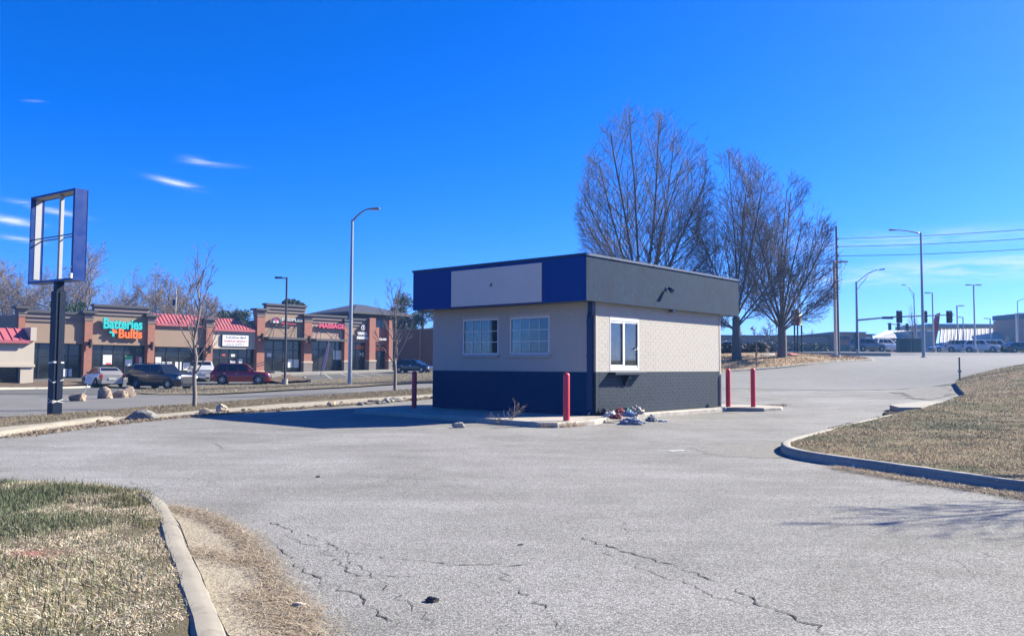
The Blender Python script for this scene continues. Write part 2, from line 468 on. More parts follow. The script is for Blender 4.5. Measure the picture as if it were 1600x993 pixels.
sheet('mall_parking_lot', [(-75, 44), g2(0, 616), g2(100, 616), g2(215, 616), g2(250, 612), (-4, 52), (14, 70), (14, 112), (-8, 106), (-14, 101), (-45, 68), (-75, 66)], .014, M['mall_lot'], 2)
grass_strip_poly = [g2(205, 614), g2(250, 616.5), g2(330, 616), g2(440, 610), g2(560, 604), g2(690, 596.5), (6, 60), (8, 74), g2(690, 580.5), g2(560, 589.5), g2(440, 596.5), g2(300, 603), g2(228, 608)]
grass_strip_poly = [(p[0], p[1]) for p in grass_strip_poly]
sheet('street_side_grass_strip', grass_strip_poly, .03, M['verge'], 1.2)
lw = [at(1060, 590, 50), at(1126, 582, 54), at(1240, 575, 57), at(1350, 567, 62)]
lw_path = smooth_path([(p.x, p.y) for p in lw] + [(27.5, 63.2), (27.2, 65), (25.5, 66.2)], 2)
far_lawn_poly = lw_path + [(22, 69), (14, 71), (0, 70), (-2, 56)]
sheet('tree_lawn', far_lawn_poly, .12, M['far_lawn'], 1.2, fn=lambda x, y: .05 * vnoise(x, y, 3, .8))

# left foreground lawn with its worn kerb
kerbL = [(-6.6, 10.45), (-5.6, 10.40)] + [g2(*p) for p in ((205, 777), (232, 780), (255, 789), (276, 817), (296, 868), (312, 900), (326, 938), (352, 993))]
kx, ky = kerbL[-1]
kerbL += [(kx + .42, ky - 1.0), (kx + 1.1, ky - 2.2), (kx + 2.2, ky - 3.6)]
kerbL = smooth_path(kerbL, 2)
lawnL = [(p[0] - .165, p[1] - .05) for p in kerbL] + [(-1.0, -4), (-16, -4), (-16, 10.5)]
sheet('front_lawn', lawnL, .085, M['thatch'], .3, fn=lambda x, y: .020 * vnoise(x, y, 5, 2.4) + .012 * vnoise(x, y, 9, 7))
gut = [g2(*p) for p in ((259, 790), (281, 819), (300, 868), (316, 902), (330, 940), (356, 993))] + [(kerbL[-1][0] - .6, 3.2), (.4, 3.4)] + smooth_path([g2(*p) for p in ((500, 1010), (462, 960), (436, 915), (410, 872), (372, 836), (325, 812), (285, 796))], 2)
sheet('sand_gutter', gut, .006, M['sand'], .25)

# right lawn with its kerb
kerbR = [(16, 3.2), (10.5, 7.6)] + [g2(*p) for p in ((1600, 772), (1500, 756), (1400, 741), (1300, 726), (1245, 717), (1219, 708), (1222, 698), (1250, 690), (1300, 676), (1380, 655), (1440, 643), (1480, 634))]
kx, ky = kerbR[-1]
kerbR += [(17.6, 33.0), (18.6, 34.5), (20.4, 38.5), (22.6, 43.0), (24.2, 45.4), (28, 46.6), (36, 49)]
kerbR = smooth_path(kerbR, 2)
lawnR = [(p[0], p[1]) for p in kerbR] + [(60, 50), (60, 3)]
def moundR(x, y): return .03 * vnoise(x, y, 6, 1.6) + .05 * np.clip((x - 7) / 6, 0, 1)
sheet('right_lawn', lawnR, .115, M['thatch_right'], .7, fn=moundR)

def kerb(name, path, w, h, m, side=1, seg=3.0, gap=.012, batter=.03, rnd=.02, base=-.06, seed=1):
    """a poured kerb cut in lengths: each length is a piece of its own"""
    root = empty(name, (path[0][0], path[0][1], 0)); tag(root, kind='structure')
    P = densify(path, .22, closed=False)
    P = [Vector((x, y)) for x, y in P]
    acc = [0]
    for a, c in zip(P[:-1], P[1:]): acc.append(acc[-1] + (c - a).length)
    rs = random.Random(seed)
    groups = []; cur = [0]; nxt = seg
    for i in range(1, len(P)):
        cur.append(i)
        if acc[i] >= nxt: groups.append(cur); cur = [i]; nxt += seg * rs.uniform(.9, 1.1)
    if len(cur) > 1: groups.append(cur)
    prof = [(0, base), (0, h * .25), (batter * .6, h * .80), (batter + rnd * .5, h - rnd * .3), (batter + rnd * 1.6, h), (w - rnd, h - .002), (w, h - rnd), (w, base)]
    zc = terrain(np.array([p.x for p in P]), np.array([p.y for p in P]))
    for g in groups:
        b = MB(); n = len(prof); dz = rs.uniform(-.004, .004); dx = rs.uniform(-.006, .006)
        for k, i in enumerate(g):
            d = (P[min(i + 1, len(P) - 1)] - P[max(i - 1, 0)]).normalized()
            nn = Vector((-d.y, d.x)) * side
            p = P[i].copy()
            if k == 0: p += d * gap * .5
            if k == len(g) - 1: p -= d * gap * .5
            for (u, z) in prof:
                wob = .0025 * math.sin(acc[i] * 5.1 + u * 30) + .003 * math.sin(acc[i] * 13.7 + u * 9) + rs.gauss(0, .0015)
                q = p + nn * (u + dx + wob * (1 if z > 0 else 0))
                b.v.append((q.x - root.location.x, q.y - root.location.y, zc[i] + z + dz + (wob * .5 if z > h * .5 else 0)))
        for k in range(len(g) - 1):
            for j in range(n):
                f = (k * n + j, k * n + (j + 1) % n, (k + 1) * n + (j + 1) % n, (k + 1) * n + j)
                b.f.append(f if side < 0 else f[::-1]); b.m.append(0)
        e0 = tuple(range(n)); e1 = tuple((len(g) - 1) * n + j for j in range(n))
        b.f += [e0, e1[::-1]]; b.m += [0, 0]
        b.build('kerb_stone', m, root, smooth=R(35))
    return root
kerb('kerb_front_lawn', [p for p in kerbL if p[0] > g2(234, 782)[0]], .2, .105, M['kerb_worn'], side=-1, seg=1.9, batter=.05, rnd=.03, seed=3)
kerb('kerb_right_lawn', kerbR, .17, .15, M['kerb'], side=-1 if False else -1, seg=3.0, seed=4)
kerb('kerb_tree_lawn', lw_path, .3, .16, M['kerb'], side=1, seg=3.2, seed=5)
kl = smooth_path([g2(-120, 703), g2(0, 682), g2(60, 672), g2(140, 660), g2(178, 656)], 2)
kerb('kerb_sign_verge', kl, .28, .12, M['kerb_worn'], side=1, seg=2.6, batter=.08, rnd=.03, seed=6)
kd = [at(1392, 556, 86).xy[:], at(1330, 556.5, 86).xy[:], at(1250, 557, 86).xy[:], at(1150, 557, 86).xy[:]]
kerb('kerb_cross_street', [tuple(p) for p in kd], .3, .35, M['kerb'], side=-1, seg=6, seed=7)

# ------------------------------------------------------------------ cracks and patches of the lot
def crack(pts, w, seed, branch=True):
    rs = random.Random(seed)
    P = [Vector(g2(*p)) for p in pts]
    out = []
    for a, c in zip(P[:-1], P[1:]):
        L = (c - a).length; k = max(2, int(L / .06))
        n = Vector((-(c - a).y, (c - a).x)).normalized()
        for j in range(k): out.append(a.lerp(c, j / k) + n * rs.gauss(0, .028))
    out.append(P[-1])
    b = MB(); n = len(out)
    for i, p in enumerate(out):
        d = (out[min(i + 1, n - 1)] - out[max(i - 1, 0)]).normalized(); q = Vector((-d.y, d.x))
        ww = w * .62 * max(.12, min(1, min(i, n - 1 - i) / 4)) * (max(.25, rs.gauss(.9, .6)) if rs.random() > .12 else .12)
        z = tz(p.x, p.y) + .005
        b.v += [(p.x + q.x * ww, p.y + q.y * ww, z), (p.x - q.x * ww, p.y - q.y * ww, z)]
    b.f = [(2 * i, 2 * i + 1, 2 * i + 3, 2 * i + 2) for i in range(n - 1)]; b.f = [f[::-1] for f in b.f]
    b.m = [0] * len(b.f)
    b.build('crack', M['crack'], asphalt)
cr = [([(885, 833), (940, 852), (1000, 868), (1060, 885), (1105, 905), (1150, 925), (1200, 950), (1260, 975), (1310, 1000)], .010),
      ([(930, 855), (990, 885), (1050, 905), (1105, 925), (1180, 958)], .006),
      ([(400, 812), (430, 818), (460, 832), (500, 842), (530, 858), (600, 870), (700, 882), (800, 884), (860, 885)], .008),
      ([(450, 840), (490, 852), (520, 868), (535, 882), (560, 900), (640, 902), (700, 896)], .007),
      ([(430, 848), (450, 873), (470, 890), (510, 910), (560, 930), (600, 960), (640, 990)], .007),
      ([(540, 862), (545, 880), (590, 905), (650, 950), (690, 985)], .006),
      ([(780, 885), (800, 915), (830, 940), (860, 965), (890, 990)], .007),
      ([(200, 683), (330, 678), (430, 672), (520, 664), (575, 656)], .014),
      ([(700, 695), (800, 692), (900, 700), (1000, 704), (1045, 705)], .010),
      ([(1010, 664), (1100, 661), (1180, 657), (1300, 655)], .012), ([(1190, 612), (1445, 612)], .02),
      ([(690, 726), (640, 745), (560, 760)], .006), ([(330, 690), (352, 702)], .012)]
for i, (p, w) in enumerate(cr): crack(p, w, 40 + i)
def patch(name, px, m, seed, off=.004, jag=.05):
    rs = random.Random(seed)
    poly = densify(smooth_path([g2(*p) for p in px] + [g2(*px[0])], 2)[:-1], .25)
    poly = [(x + rs.uniform(-jag, jag), y + rs.uniform(-jag, jag)) for x, y in poly]
    return sheet(name, poly, off, m, .5)
M['silt'] = soil_mat('silt', (.23, .222, .205), (.34, .33, .305), (.29, .28, .26), 9)
patch('silt_patch', [(1085, 700), (1140, 693), (1215, 688), (1232, 694), (1220, 708), (1230, 716), (1170, 716), (1110, 710)], M['silt'], 1, jag=.22)
patch('silt_patch', [(1395, 612), (1440, 604), (1478, 604), (1488, 622), (1440, 626)], M['silt'], 2, .02, .25)
patch('paint_mark', [(1044, 704.5), (1058, 702.5), (1070, 703), (1064, 705), (1050, 706.5)], M['paint_white'], 3, .007, .09)

# ================================================================== the little drive-up building
class Frame:
    """a local frame standing upright on the ground: x along, y inward, z up"""
    def __init__(s, ox, oy, rz):
        s.o = Vector((ox, oy, 0)); s.rz = rz; s.c, s.s = math.cos(rz), math.sin(rz)
    def loc(s, p):
        d = Vector(p) - s.o; return Vector((d.x * s.c + d.y * s.s, -d.x * s.s + d.y * s.c, d.z))
    def world(s, p): return Vector((s.o.x + p[0] * s.c - p[1] * s.s, s.o.y + p[0] * s.s + p[1] * s.c, p[2]))
    def on_y(s, px, py, y=0.0):
        """(x, z) where the photo ray meets the plane y"""
        d = ray(px, py); e = Vector((0, 0, EYE))
        a = s.loc(e); b = s.loc(e + d); k = (y - a.y) / (b.y - a.y); q = a.lerp(b, k); return q.x, q.z
    def on_x(s, px, py, x=0.0):
        d = ray(px, py); e = Vector((0, 0, EYE))
        a = s.loc(e); b = s.loc(e + d); k = (x - a.x) / (b.x - a.x); q = a.lerp(b, k); return q.y, q.z
KC = (2.497, 25.012); KRZ = -0.7166
KF = Frame(KC[0], KC[1], KRZ)
KL, KR, ZB, ZM, ZS, ZT = 7.0, 7.9, .15, 1.43, 3.50, 4.86
oF, oR, oL, oB = .85, .27, .13, .96

M['cream_brick'] = pmat('cream_painted_brick', (.43, .395, .345), .7, .08, 5, .25, 90, .004, rnd=.16)
M['slate_brick'] = pmat('slate_painted_brick', (.020, .032, .050), .6, .12, 4, .25, 90, .004, rnd=.35, spec=.25)
M['cream_mortar'] = pmat('cream_painted_mortar', (.50, .465, .415), .8, .1, 8)
M['slate_mortar'] = pmat('slate_sunlit_mortar', (.085, .105, .13), .8, .25, 9)  # joints painted lighter, for bed joints catching the sun
def stucco_mat(name, base):
    t = NT(name)
    n = t.noise(7, 6, .7, dist=.5); n2 = t.noise(1.1, 5, .65, vec=t.stretch(1, 1, .5)); n3 = t.noise(60, 3, .6)
    c = t.mix(t.rng(n, .32, .68), scl(base, .72), scl(base, 1.22))
    c = t.mix(t.rng(n2, .42, .66, 0, .45), c, scl(base, .62))
    t.set('Base Color', c); t.set('Roughness', .9); t.set('Specular IOR Level', .2)
    t.bump(t.math('ADD', n3, t.math('MULTIPLY', n, .8)), .7, .012)
    return t.mat
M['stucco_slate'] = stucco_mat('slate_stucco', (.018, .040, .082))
M['navy_panel'] = pmat('navy_painted_panel', (.0002, .042, .225), .45, .10, .6, .03, 12, .01, spec=.08)
M['navy_brick'] = pmat('navy_painted_brick', (.0003, .038, .105), .5, .10, 3, .15, 90, .004, spec=.06)
M['trim_slate'] = pmat('slate_metal_trim', (.10, .115, .14), .4, .1, 2, metal=.2)
M['navy_trim'] = pmat('navy_metal_trim', (.001, .022, .09), .4, .1, 2, spec=.3)
M['white_frame'] = pmat('white_vinyl_frame', (.72, .72, .70), .45, .05, 3)
M['dark_inside'] = pmat('dim_interior', (.26, .25, .23), .9, .1, 1)
M['roofing'] = pmat('grey_roof_membrane', (.3, .3, .3), .9, .15, 1)
def stain_panel():
    t = NT('blank_sign_panel')
    base = (.58, .55, .505)
    c = t.mix(t.noise(1.4, 5, .6), scl(base, .9), scl(base, 1.06))
    st = t.noise(3.2, 6, .75, vec=t.stretch(1, 1, .5), dist=.8)
    c = t.mix(t.rng(st, .60, .76, 0, .5), c, scl(base, .62))
    t.set('Base Color', c); t.set('Roughness', .6); return t.mat
M['sign_blank'] = stain_panel()
def glass_mat(name, tint, refl=1.0, op=.25, col_op=(.03, .035, .04)):
    t = NT(name); t.n.remove(t.b)
    tr = t.n.new('ShaderNodeBsdfTransparent'); tr.inputs[0].default_value = (*tint, 1)
    gl = t.n.new('ShaderNodeBsdfGlossy'); gl.inputs['Roughness'].default_value = .03
    df = t.n.new('ShaderNodeBsdfDiffuse'); df.inputs[0].default_value = (*col_op, 1)
    fr = t.n.new('ShaderNodeFresnel'); fr.inputs[0].default_value = 1.5
    m1 = t.n.new('ShaderNodeMixShader'); m1.inputs[0].default_value = op
    t.l.new(tr.outputs[0], m1.inputs[1]); t.l.new(df.outputs[0], m1.inputs[2])
    m2 = t.n.new('ShaderNodeMixShader')
    t.l.new(t.math('MULTIPLY', fr.outputs[0], 1.6 * refl, True), m2.inputs[0])
    t.l.new(m1.outputs[0], m2.inputs[1]); t.l.new(gl.outputs[0], m2.inputs[2]); t.l.new(m2.outputs[0], t.out.inputs[0])
    return t.mat
M['glass'] = glass_mat('window_glass', (.80, .86, .88), .55, .12)

kiosk = empty('drive_up_kiosk', (KC[0], KC[1], 0), KRZ)
tag(kiosk, 'small vacant brick kiosk, cream over navy, with overhanging flat fascia and blank sign panel', 'building')

# openings: front wall in (x,z), side wall in (y,z)
def rect_on(fn, x0, y0, x1, y1):
    a = fn(x0, y0); b = fn(x1, y0); c = fn(x0, y1); d = fn(x1, y1)
    return ((a[0] + c[0]) / 2, (b[0] + d[0]) / 2, (c[1] + d[1]) / 2, (a[1] + b[1]) / 2)
def snap(z): return ZB + round((z - ZB) / CRS) * CRS
CRS = (ZM - ZB) / 12
w1 = rect_on(KF.on_y, 722.5, 498, 778.5, 557); w2 = rect_on(KF.on_y, 796, 494.5, 858.5, 555.5)
z0w, z1w = snap((w1[2] + w2[2]) / 2), (w1[3] + w2[3]) / 2
front_open = [(w1[0], w1[1], z0w, z1w), (w2[0], w2[1], z0w, z1w)]
sw = rect_on(KF.on_x, 953, 497, 998, 576)
side_open = [(sw[0], sw[1], ZM + .03, sw[3])]
left_open = [(2.0, 3.0, 1.75, 2.75)]
def wall_panels(b, openings, a0, a1, z0, z1, place):
    """boxes round rectangular openings; place(u0,u1,z0,z1)"""
    us = sorted({a0, a1, *[o[0] for o in openings], *[o[1] for o in openings]})
    for u0, u1 in zip(us[:-1], us[1:]):
        ops = sorted([(o[2], o[3]) for o in openings if o[0] <= u0 + 1e-6 and o[1] >= u1 - 1e-6])
        z = z0
        for (q0, q1) in ops:
            if q0 > z: place(u0, u1, z, q0)
            z = q1
        if z < z1: place(u0, u1, z, z1)
TH = .22
def core(name, openings, a0, a1, orient, m_low, m_up, parent):
    for (z0, z1, m) in ((ZB, ZM, m_low), (ZM, ZS + .02, m_up)):
        b = MB()
        ops = [(o[0], o[1], max(o[2], z0), min(o[3], z1)) for o in openings if o[3] > z0 and o[2] < z1]
        if orient == 'front': pl = lambda u0, u1, q0, q1: b.box(u0, u1, 0, TH, q0, q1)
        elif orient == 'side': pl = lambda u0, u1, q0, q1: b.box(-TH, 0, u0, u1, q0, q1)
        elif orient == 'left': pl = lambda u0, u1, q0, q1: b.box(-KL, -KL + TH, u0, u1, q0, q1)
        else: pl = lambda u0, u1, q0, q1: b.box(u0, u1, KR - TH, KR, q0, q1)
        wall_panels(b, ops, a0, a1, z0, z1, pl)
        b.build(name, m, parent)
core('front_wall', front_open, -KL, 0, 'front', M['navy_brick'], M['cream_mortar'], kiosk)
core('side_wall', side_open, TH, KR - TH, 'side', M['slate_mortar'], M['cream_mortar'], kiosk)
core('left_wall', left_open, TH, KR - TH, 'left', M['slate_brick'], M['cream_brick'], kiosk)
core('back_wall', [], -KL, 0, 'back', M['slate_brick'], M['cream_brick'], kiosk)
b = MB(); b.box(-KL + TH, -TH, TH, KR - TH, .10, .16); b.build('floor', M['dark_inside'], kiosk)
b = MB(); b.box(-KL + TH, -TH, TH, KR - TH, 3.2, 3.25); b.build('ceiling', M['dark_inside'], kiosk)
b = MB(); b.box(-2.6, -.6, 5.4, 5.9, .16, 1.0); b.build('counter', M['dark_inside'], kiosk)

# bricks: running bond, cut round the openings
BL = .305; GAP = .009
def bricks_for(openings, a0, a1):
    out = []; rows = int((ZS - ZB) / CRS) + 1
    for r in range(rows):
        z0 = ZB + r * CRS; z1 = min(z0 + CRS, ZS)
        if z1 - z0 < .04: continue
        cuts = [(a0, a1)]
        for o in openings:
            if z1 > o[2] + .02 and z0 < o[3] - .02:
                n = []
                for (p, q) in cuts:
                    if o[0] > p: n.append((p, min(q, o[0])))
                    if o[1] < q: n.append((max(p, o[1]), q))
                cuts = [c for c in n if c[1] - c[0] > .03]
        for (p, q) in cuts:
            u = math.floor((p - a0) / BL) * BL + a0 - (BL / 2 if r % 2 else 0)
            while u < q:
                s0, s1 = max(u, p), min(u + BL, q)
                if s1 - s0 > .05: out.append((s0 + GAP / 2, s1 - GAP / 2, z0 + GAP / 2, z1 - GAP / 2, r < 12))
                u += BL
    return out
def brick_mesh(name, m):
    b = MB(); b.box(-.5, .5, -.0035, .03, -.5, .5)
    me = bpy.data.meshes.new(name); me.from_pydata(b.v, [], b.f); me.materials.append(m); me.update(); return me
bm_c = brick_mesh('brick_cream', M['cream_brick']); bm_s = brick_mesh('brick_slate', M['slate_brick'])
side_b = bricks_for(side_open, .02, KR - .02)
front_b = bricks_for(front_open, -KL + .02, -.02)
side_b.sort(key=lambda q: q[0])
rb = random.Random(5)
for (u0, u1, z0, z1, low) in side_b[:300]:
    o = bpy.data.objects.new('brick', bm_s if low else bm_c); col.objects.link(o); o.parent = kiosk
    o.location = (rb.uniform(-.0012, .001), (u0 + u1) / 2, (z0 + z1) / 2); o.rotation_euler = (0, 0, math.pi / 2); o.scale = (u1 - u0, 1, z1 - z0)
for (nm, mt, src, lo_) in (('brickwork', 'slate_brick', side_b[300:], True), ('brickwork', 'cream_brick', side_b[300:], False), ('brickwork', 'navy_brick', front_b, True), ('brickwork', 'cream_brick', front_b, False)):
    b = MB()
    for (u0, u1, z0, z1, lo) in src:
        if lo != lo_: continue
        k = rb.uniform(-.002, .001)
        if src is front_b: b.box(u0, u1, -.0035 + k * .5, .03, z0, z1)
        else: b.box(-.03, .0035 + k * .5, u0, u1, z0, z1)
    tag(b.build(nm, M[mt], kiosk), kind='stuff')

# fascia, soffit, roof
X0, X1, Y0, Y1 = -KL - oL, oR, -oF, KR + oB
b = MB(); b.box(X0, X1, Y0, Y0 + .08, ZS, ZT - .05); b.build('front_fascia', M['navy_panel'], kiosk)
b = MB(); b.box(X1 - .08, X1 + .004, Y0 + .003, Y1, ZS - .003, ZT - .05); b.build('side_fascia', M['stucco_slate'], kiosk)
b = MB(); b.box(X0, X0 + .08, Y0 + .083, Y1, ZS, ZT - .05); b.build('left_fascia', M['navy_panel'], kiosk)
b = MB(); b.box(X0 + .083, X1 - .083, Y1 - .08, Y1 - .002, ZS, ZT - .05); b.build('back_fascia', M['stucco_slate'], kiosk)
b = MB(); b.box(X0 - .03, X1 + .035, Y0 - .03, Y0 + .10, ZT - .05, ZT + .02); b.box(X0 - .03, X0 + .1, Y0 + .102, Y1 + .03, ZT - .05, ZT + .02); b.box(X0 + .102, X1 + .035, Y1 - .1, Y1 + .03, ZT - .05, ZT + .02)
b.build('roof_edge_cap', M['navy_trim'], kiosk)
b = MB(); b.box(X1 - .10, X1 + .035, Y0 + .102, Y1 - .102, ZT - .05, ZT + .021)
for k in range(4):
    y = Y0 + .1 + (Y1 - Y0 - .2) * (k + .5) / 4; b.box(X1 + .03, X1 + .042, y - .04, y + .04, ZT - .05, ZT + .024)
b.build('roof_edge_cap', M['trim_slate'], kiosk)
b = MB(); b.box(X0 + .082, X1 - .082, Y0 + .082, Y1 - .082, ZS + .02, ZS + .06); b.build('soffit', M['trim_slate'], kiosk)
b = MB(); b.box(X0 + .082, X1 - .082, Y0 + .082, Y1 - .082, ZT - .45, ZT - .38); b.build('roof', M['roofing'], kiosk)
sp = rect_on(lambda a, c: KF.on_y(a, c, -oF), 706, 418, 847, 475)
a0 = KF.on_y(706, 423, -oF); a1 = KF.on_y(847, 411.5, -oF); a2 = KF.on_y(706, 478.5, -oF); a3 = KF.on_y(847, 472.5, -oF)
sx0, sx1 = (a0[0] + a2[0]) / 2, (a1[0] + a3[0]) / 2; sz0, sz1 = (a2[1] + a3[1]) / 2, (a0[1] + a1[1]) / 2
b = MB(); b.box(sx0, sx1, -oF - .035, -oF, sz0, sz1); spn = b.build('blank_sign_panel', M['sign_blank'], kiosk, bevel=.006); spn['label'] = 'blank cream sign panel with stains and a torn wire hole'
b = MB(); cx, cz = KF.on_y(769, 445, -oF); b.tube([(cx, -oF - .04, cz + .05), (cx + .01, -oF - .07, cz), (cx - .005, -oF - .05, cz - .05), (cx - .06, -oF - .045, cz - .01)], .013, 6); b.lathe([(.028, 0), (.02, .012)], 10, (cx, -oF - .036, cz + .02), 'y'); b.build('wire_stub', M['navy_trim'], kiosk)
# side flood light and junction plate
ly, lz = KF.on_x(1041, 451, oR)
b = MB(); b.box(oR, oR + .03, ly - .07, ly + .07, lz - .05, lz + .05); b.tube([(oR + .02, ly, lz), (oR + .10, ly, lz - .01)], .02, 8)
b.tube([(oR + .09, ly, lz + .03), (oR + .24, ly - .02, lz - .09)], [.045, .085], 12); b.build('flood_light', M['navy_trim'], kiosk, smooth=R(40))
ly, lz = KF.on_x(1052, 485, oR - .1)
b = MB(); b.box(oR - .2, oR - .05, ly - .12, ly + .12, ZS - .09, ZS + .02); b.build('soffit_light', M['trim_slate'], kiosk, bevel=.01)
# downspout at the near corner
dx0, _z = KF.on_y(921, 560); dx1, _z = KF.on_y(929.5, 560); dx0 = -.24; dx1 = -.07
b = MB(); b.box(dx0, dx1, -.125, -.012, .30, 3.05); b.hexa([(dx0, -.125, 3.05), (dx1, -.125, 3.05), (dx1, -.012, 3.05), (dx0, -.012, 3.05)], [(dx0 + .09, -.20, 3.2), (dx1 + .09, -.20, 3.2), (dx1 + .09, -.09, 3.2), (dx0 + .09, -.09, 3.2)])
b.box(dx0 + .09, dx1 + .09, -.20, -.09, 3.2, ZS + .02); b.hexa([(dx0, -.34, .17), (dx1, -.34, .17), (dx1, -.25, .17), (dx0, -.25, .17)], [(dx0, -.125, .30), (dx1, -.125, .30), (dx1, -.012, .30), (dx0, -.012, .30)])
for z in (.9, 1.9, 2.9): b.box(dx0 - .02, dx1 + .02, -.129, -.008, z, z + .04)
b.build('downspout', M['navy_trim'], kiosk)
b = MB(); b.box(-.06, .016, -.016, .09, ZB, ZM - .002); b.build('corner_trim', M['slate_brick'], kiosk)
b = MB(); b.box(-.06, .016, -.016, .09, ZM + .002, 3.1); b.build('corner_trim', M['cream_brick'], kiosk)
b = MB(); b.box(-.001, .016, KR - .10, KR + .016, ZB, ZS); b.build('corner_trim', M['cream_brick'], kiosk)

def grid_window(x0, x1, z0, z1, nx, nz):
    wroot = MB(); y = .05; fw = .055
    for (p, q, r, s) in ((x0, x1, z0, z0 + fw), (x0, x1, z1 - fw, z1), (x0, x0 + fw, z0 + fw, z1 - fw), (x1 - fw, x1, z0 + fw, z1 - fw)): wroot.box(p, q, y - .035, y + .03, r, s)
    wo = wroot.build('window', M['white_frame'], kiosk)
    mb = MB(); X = [x0 + fw + (x1 - x0 - 2 * fw) * i / nx for i in range(nx + 1)]; Z = [z0 + fw + (z1 - z0 - 2 * fw) * i / nz for i in range(nz + 1)]
    for xx in X[1:-1]: mb.box(xx - .011, xx + .011, y - .012, y + .012, z0 + fw, z1 - fw)
    for zz in Z[1:-1]: mb.box(x0 + fw, x1 - fw, y - .010, y + .010, zz - .011, zz + .011)
    mb.build('glazing_bars', M['white_frame'], wo)
    for i in range(nx):
        for j in range(nz):
            g = MB(); g.box(X[i] + .0105, X[i + 1] - .0105, y - .003, y + .003, Z[j] + .0105, Z[j + 1] - .0105); g.build('pane', M['glass'], wo)
    s_ = MB(); s_.box(x0 - .05, x1 + .05, -.065, .02, z0 - CRS, z0 - .004); s_.build('sill', M['cream_brick'], wo, bevel=.008)
for o in front_open: grid_window(*o, 4, 3)
# service window
y0, y1, z0, z1 = side_open[0]
b = MB(); fw = .06
b.box(-.10, .012, y0, y1, z0, z0 + .11); b.box(-.10, .012, y0, y1, z1 - .10, z1); b.box(-.10, .012, y0, y0 + .03, z0 + .11, z1 - .10); b.box(-.10, .012, y1 - .075, y1, z0 + .11, z1 - .10)
ym = (y0 + y1) / 2 - .05
b.box(-.09, .004, ym - .05, ym + .05, z0 + .11, z1 - .10); b.box(-.05, -.002, y0 + .03, ym - .05, z1 - .17, z1 - .10); b.box(-.05, -.002, y0 + .03, ym - .05, z0 + .11, z0 + .19); b.box(-.05, -.002, ym + .05, y1 - .075, z1 - .15, z1 - .10); b.box(-.05, -.002, ym + .05, y1 - .075, z0 + .11, z0 + .17)
sv = b.build('service_window', M['white_frame'], kiosk)
b = MB(); b.box(-.045, -.035, y0 + .03, ym - .05, z0 + .19, z1 - .17); b.build('pane', M['glass'], sv)
b = MB(); b.box(-.030, -.020, ym + .05, y1 - .075, z0 + .17, z1 - .15); b.build('pane', M['glass'], sv)
M['curtain'] = pmat('pale_green_curtain', (.50, .60, .55), .9, .1, 4)
b = MB(); n = 14
for k in range(n + 1):
    yy = ym + .06 + (y1 - .12 - ym - .06) * k / n; xx = -.12 + .02 * math.sin(k * 2.1)
    zt = z1 - .25 - .75 * (k / n) ** .7
    b.v += [(xx, yy, z0 + .12), (xx + .01, yy, zt)]
b.f = [(2 * i, 2 * i + 2, 2 * i + 3, 2 * i + 1) for i in range(n)]; b.m = [0] * n
b.build('curtain', M['curtain'], sv)
b = MB(); hy = y1 - .13; hz = z0 + .42 * (z1 - z0); b.box(-.005, .05, hy - .03, hy + .03, hz - .03, hz + .05); b.box(.0, .03, hy - .16, hy - .03, hz - .03, hz - .005); b.build('latch_handle', M['white_frame'], sv, bevel=.006)
b = MB(); b.box(.0, .26, y0 - .08, y1 + .06, ZM - .09, ZM - .005); b.build('shelf', M['slate_brick'], sv, bevel=.006)
b = MB(); yb = (y0 + y1) / 2 - .02; b.box(.005, .20, yb - .07, yb + .07, ZM - .19, ZM - .092); b.hexa([(.005, yb - .05, ZM - .42), (.06, yb - .05, ZM - .42), (.06, yb + .05, ZM - .42), (.005, yb + .05, ZM - .42)], [(.005, yb - .05, ZM - .19), (.17, yb - .05, ZM - .19), (.17, yb + .05, ZM - .19), (.005, yb + .05, ZM - .19)])
b.build('shelf_bracket', M['slate_brick'], sv)
# left wall window (seen through the front panes)
y0, y1, z0, z1 = left_open[0]
b = MB(); b.box(-KL - .02, -KL + .08, y0, y1, z0, z0 + .06); b.box(-KL - .02, -KL + .08, y0, y1, z1 - .06, z1); b.box(-KL - .02, -KL + .08, y0, y0 + .06, z0 + .06, z1 - .06); b.box(-KL - .02, -KL + .08, y1 - .06, y1, z0 + .06, z1 - .06)
wo = b.build('window', M['white_frame'], kiosk)
b = MB(); b.box(-KL + .02, -KL + .03, y0 + .06, y1 - .06, z0 + .06, z1 - .06); b.build('pane', M['glass'], wo)

# concrete island under and around the kiosk
isl = [(-7.9, -2.75), (-2.5, -3.15), (.6, -3.45), (1.05, -3.2), (1.1, -1.6), (.75, -.55), (.36, -.15), (.34, 3.9), (.36, 7.75), (1.5, 8.3), (1.75, 9.2), (1.4, 10.1), (-7.7, 10.2), (-8.0, 3)]
isl_d = densify(isl, .25)
rs = random.Random(2)
top = [(x + rs.gauss(0, .012), y + rs.gauss(0, .012)) for x, y in isl_d]
b = MB(); b.hexa([(x * 1.004, y * 1.004, -.15) for x, y in isl_d], [(x, y, .10) for x, y in top])
i0 = len(b.v); n = len(top)
ins = [(x - .03 * (1 if x > -3 else -1), y - .03 * (1 if y > 3 else -1), .135) for x, y in top]
b.f.pop(1); b.m.pop(1)
b.add(ins, [tuple(range(n))])
for i in range(n): b.f.append((n + i, n + (i + 1) % n, i0 + (i + 1) % n, i0 + i)); b.m.append(0)
o = b.build('concrete_island', M['island'], loc=(KC[0], KC[1], 0), rot=(0, 0, KRZ)); tag(o, kind='structure')

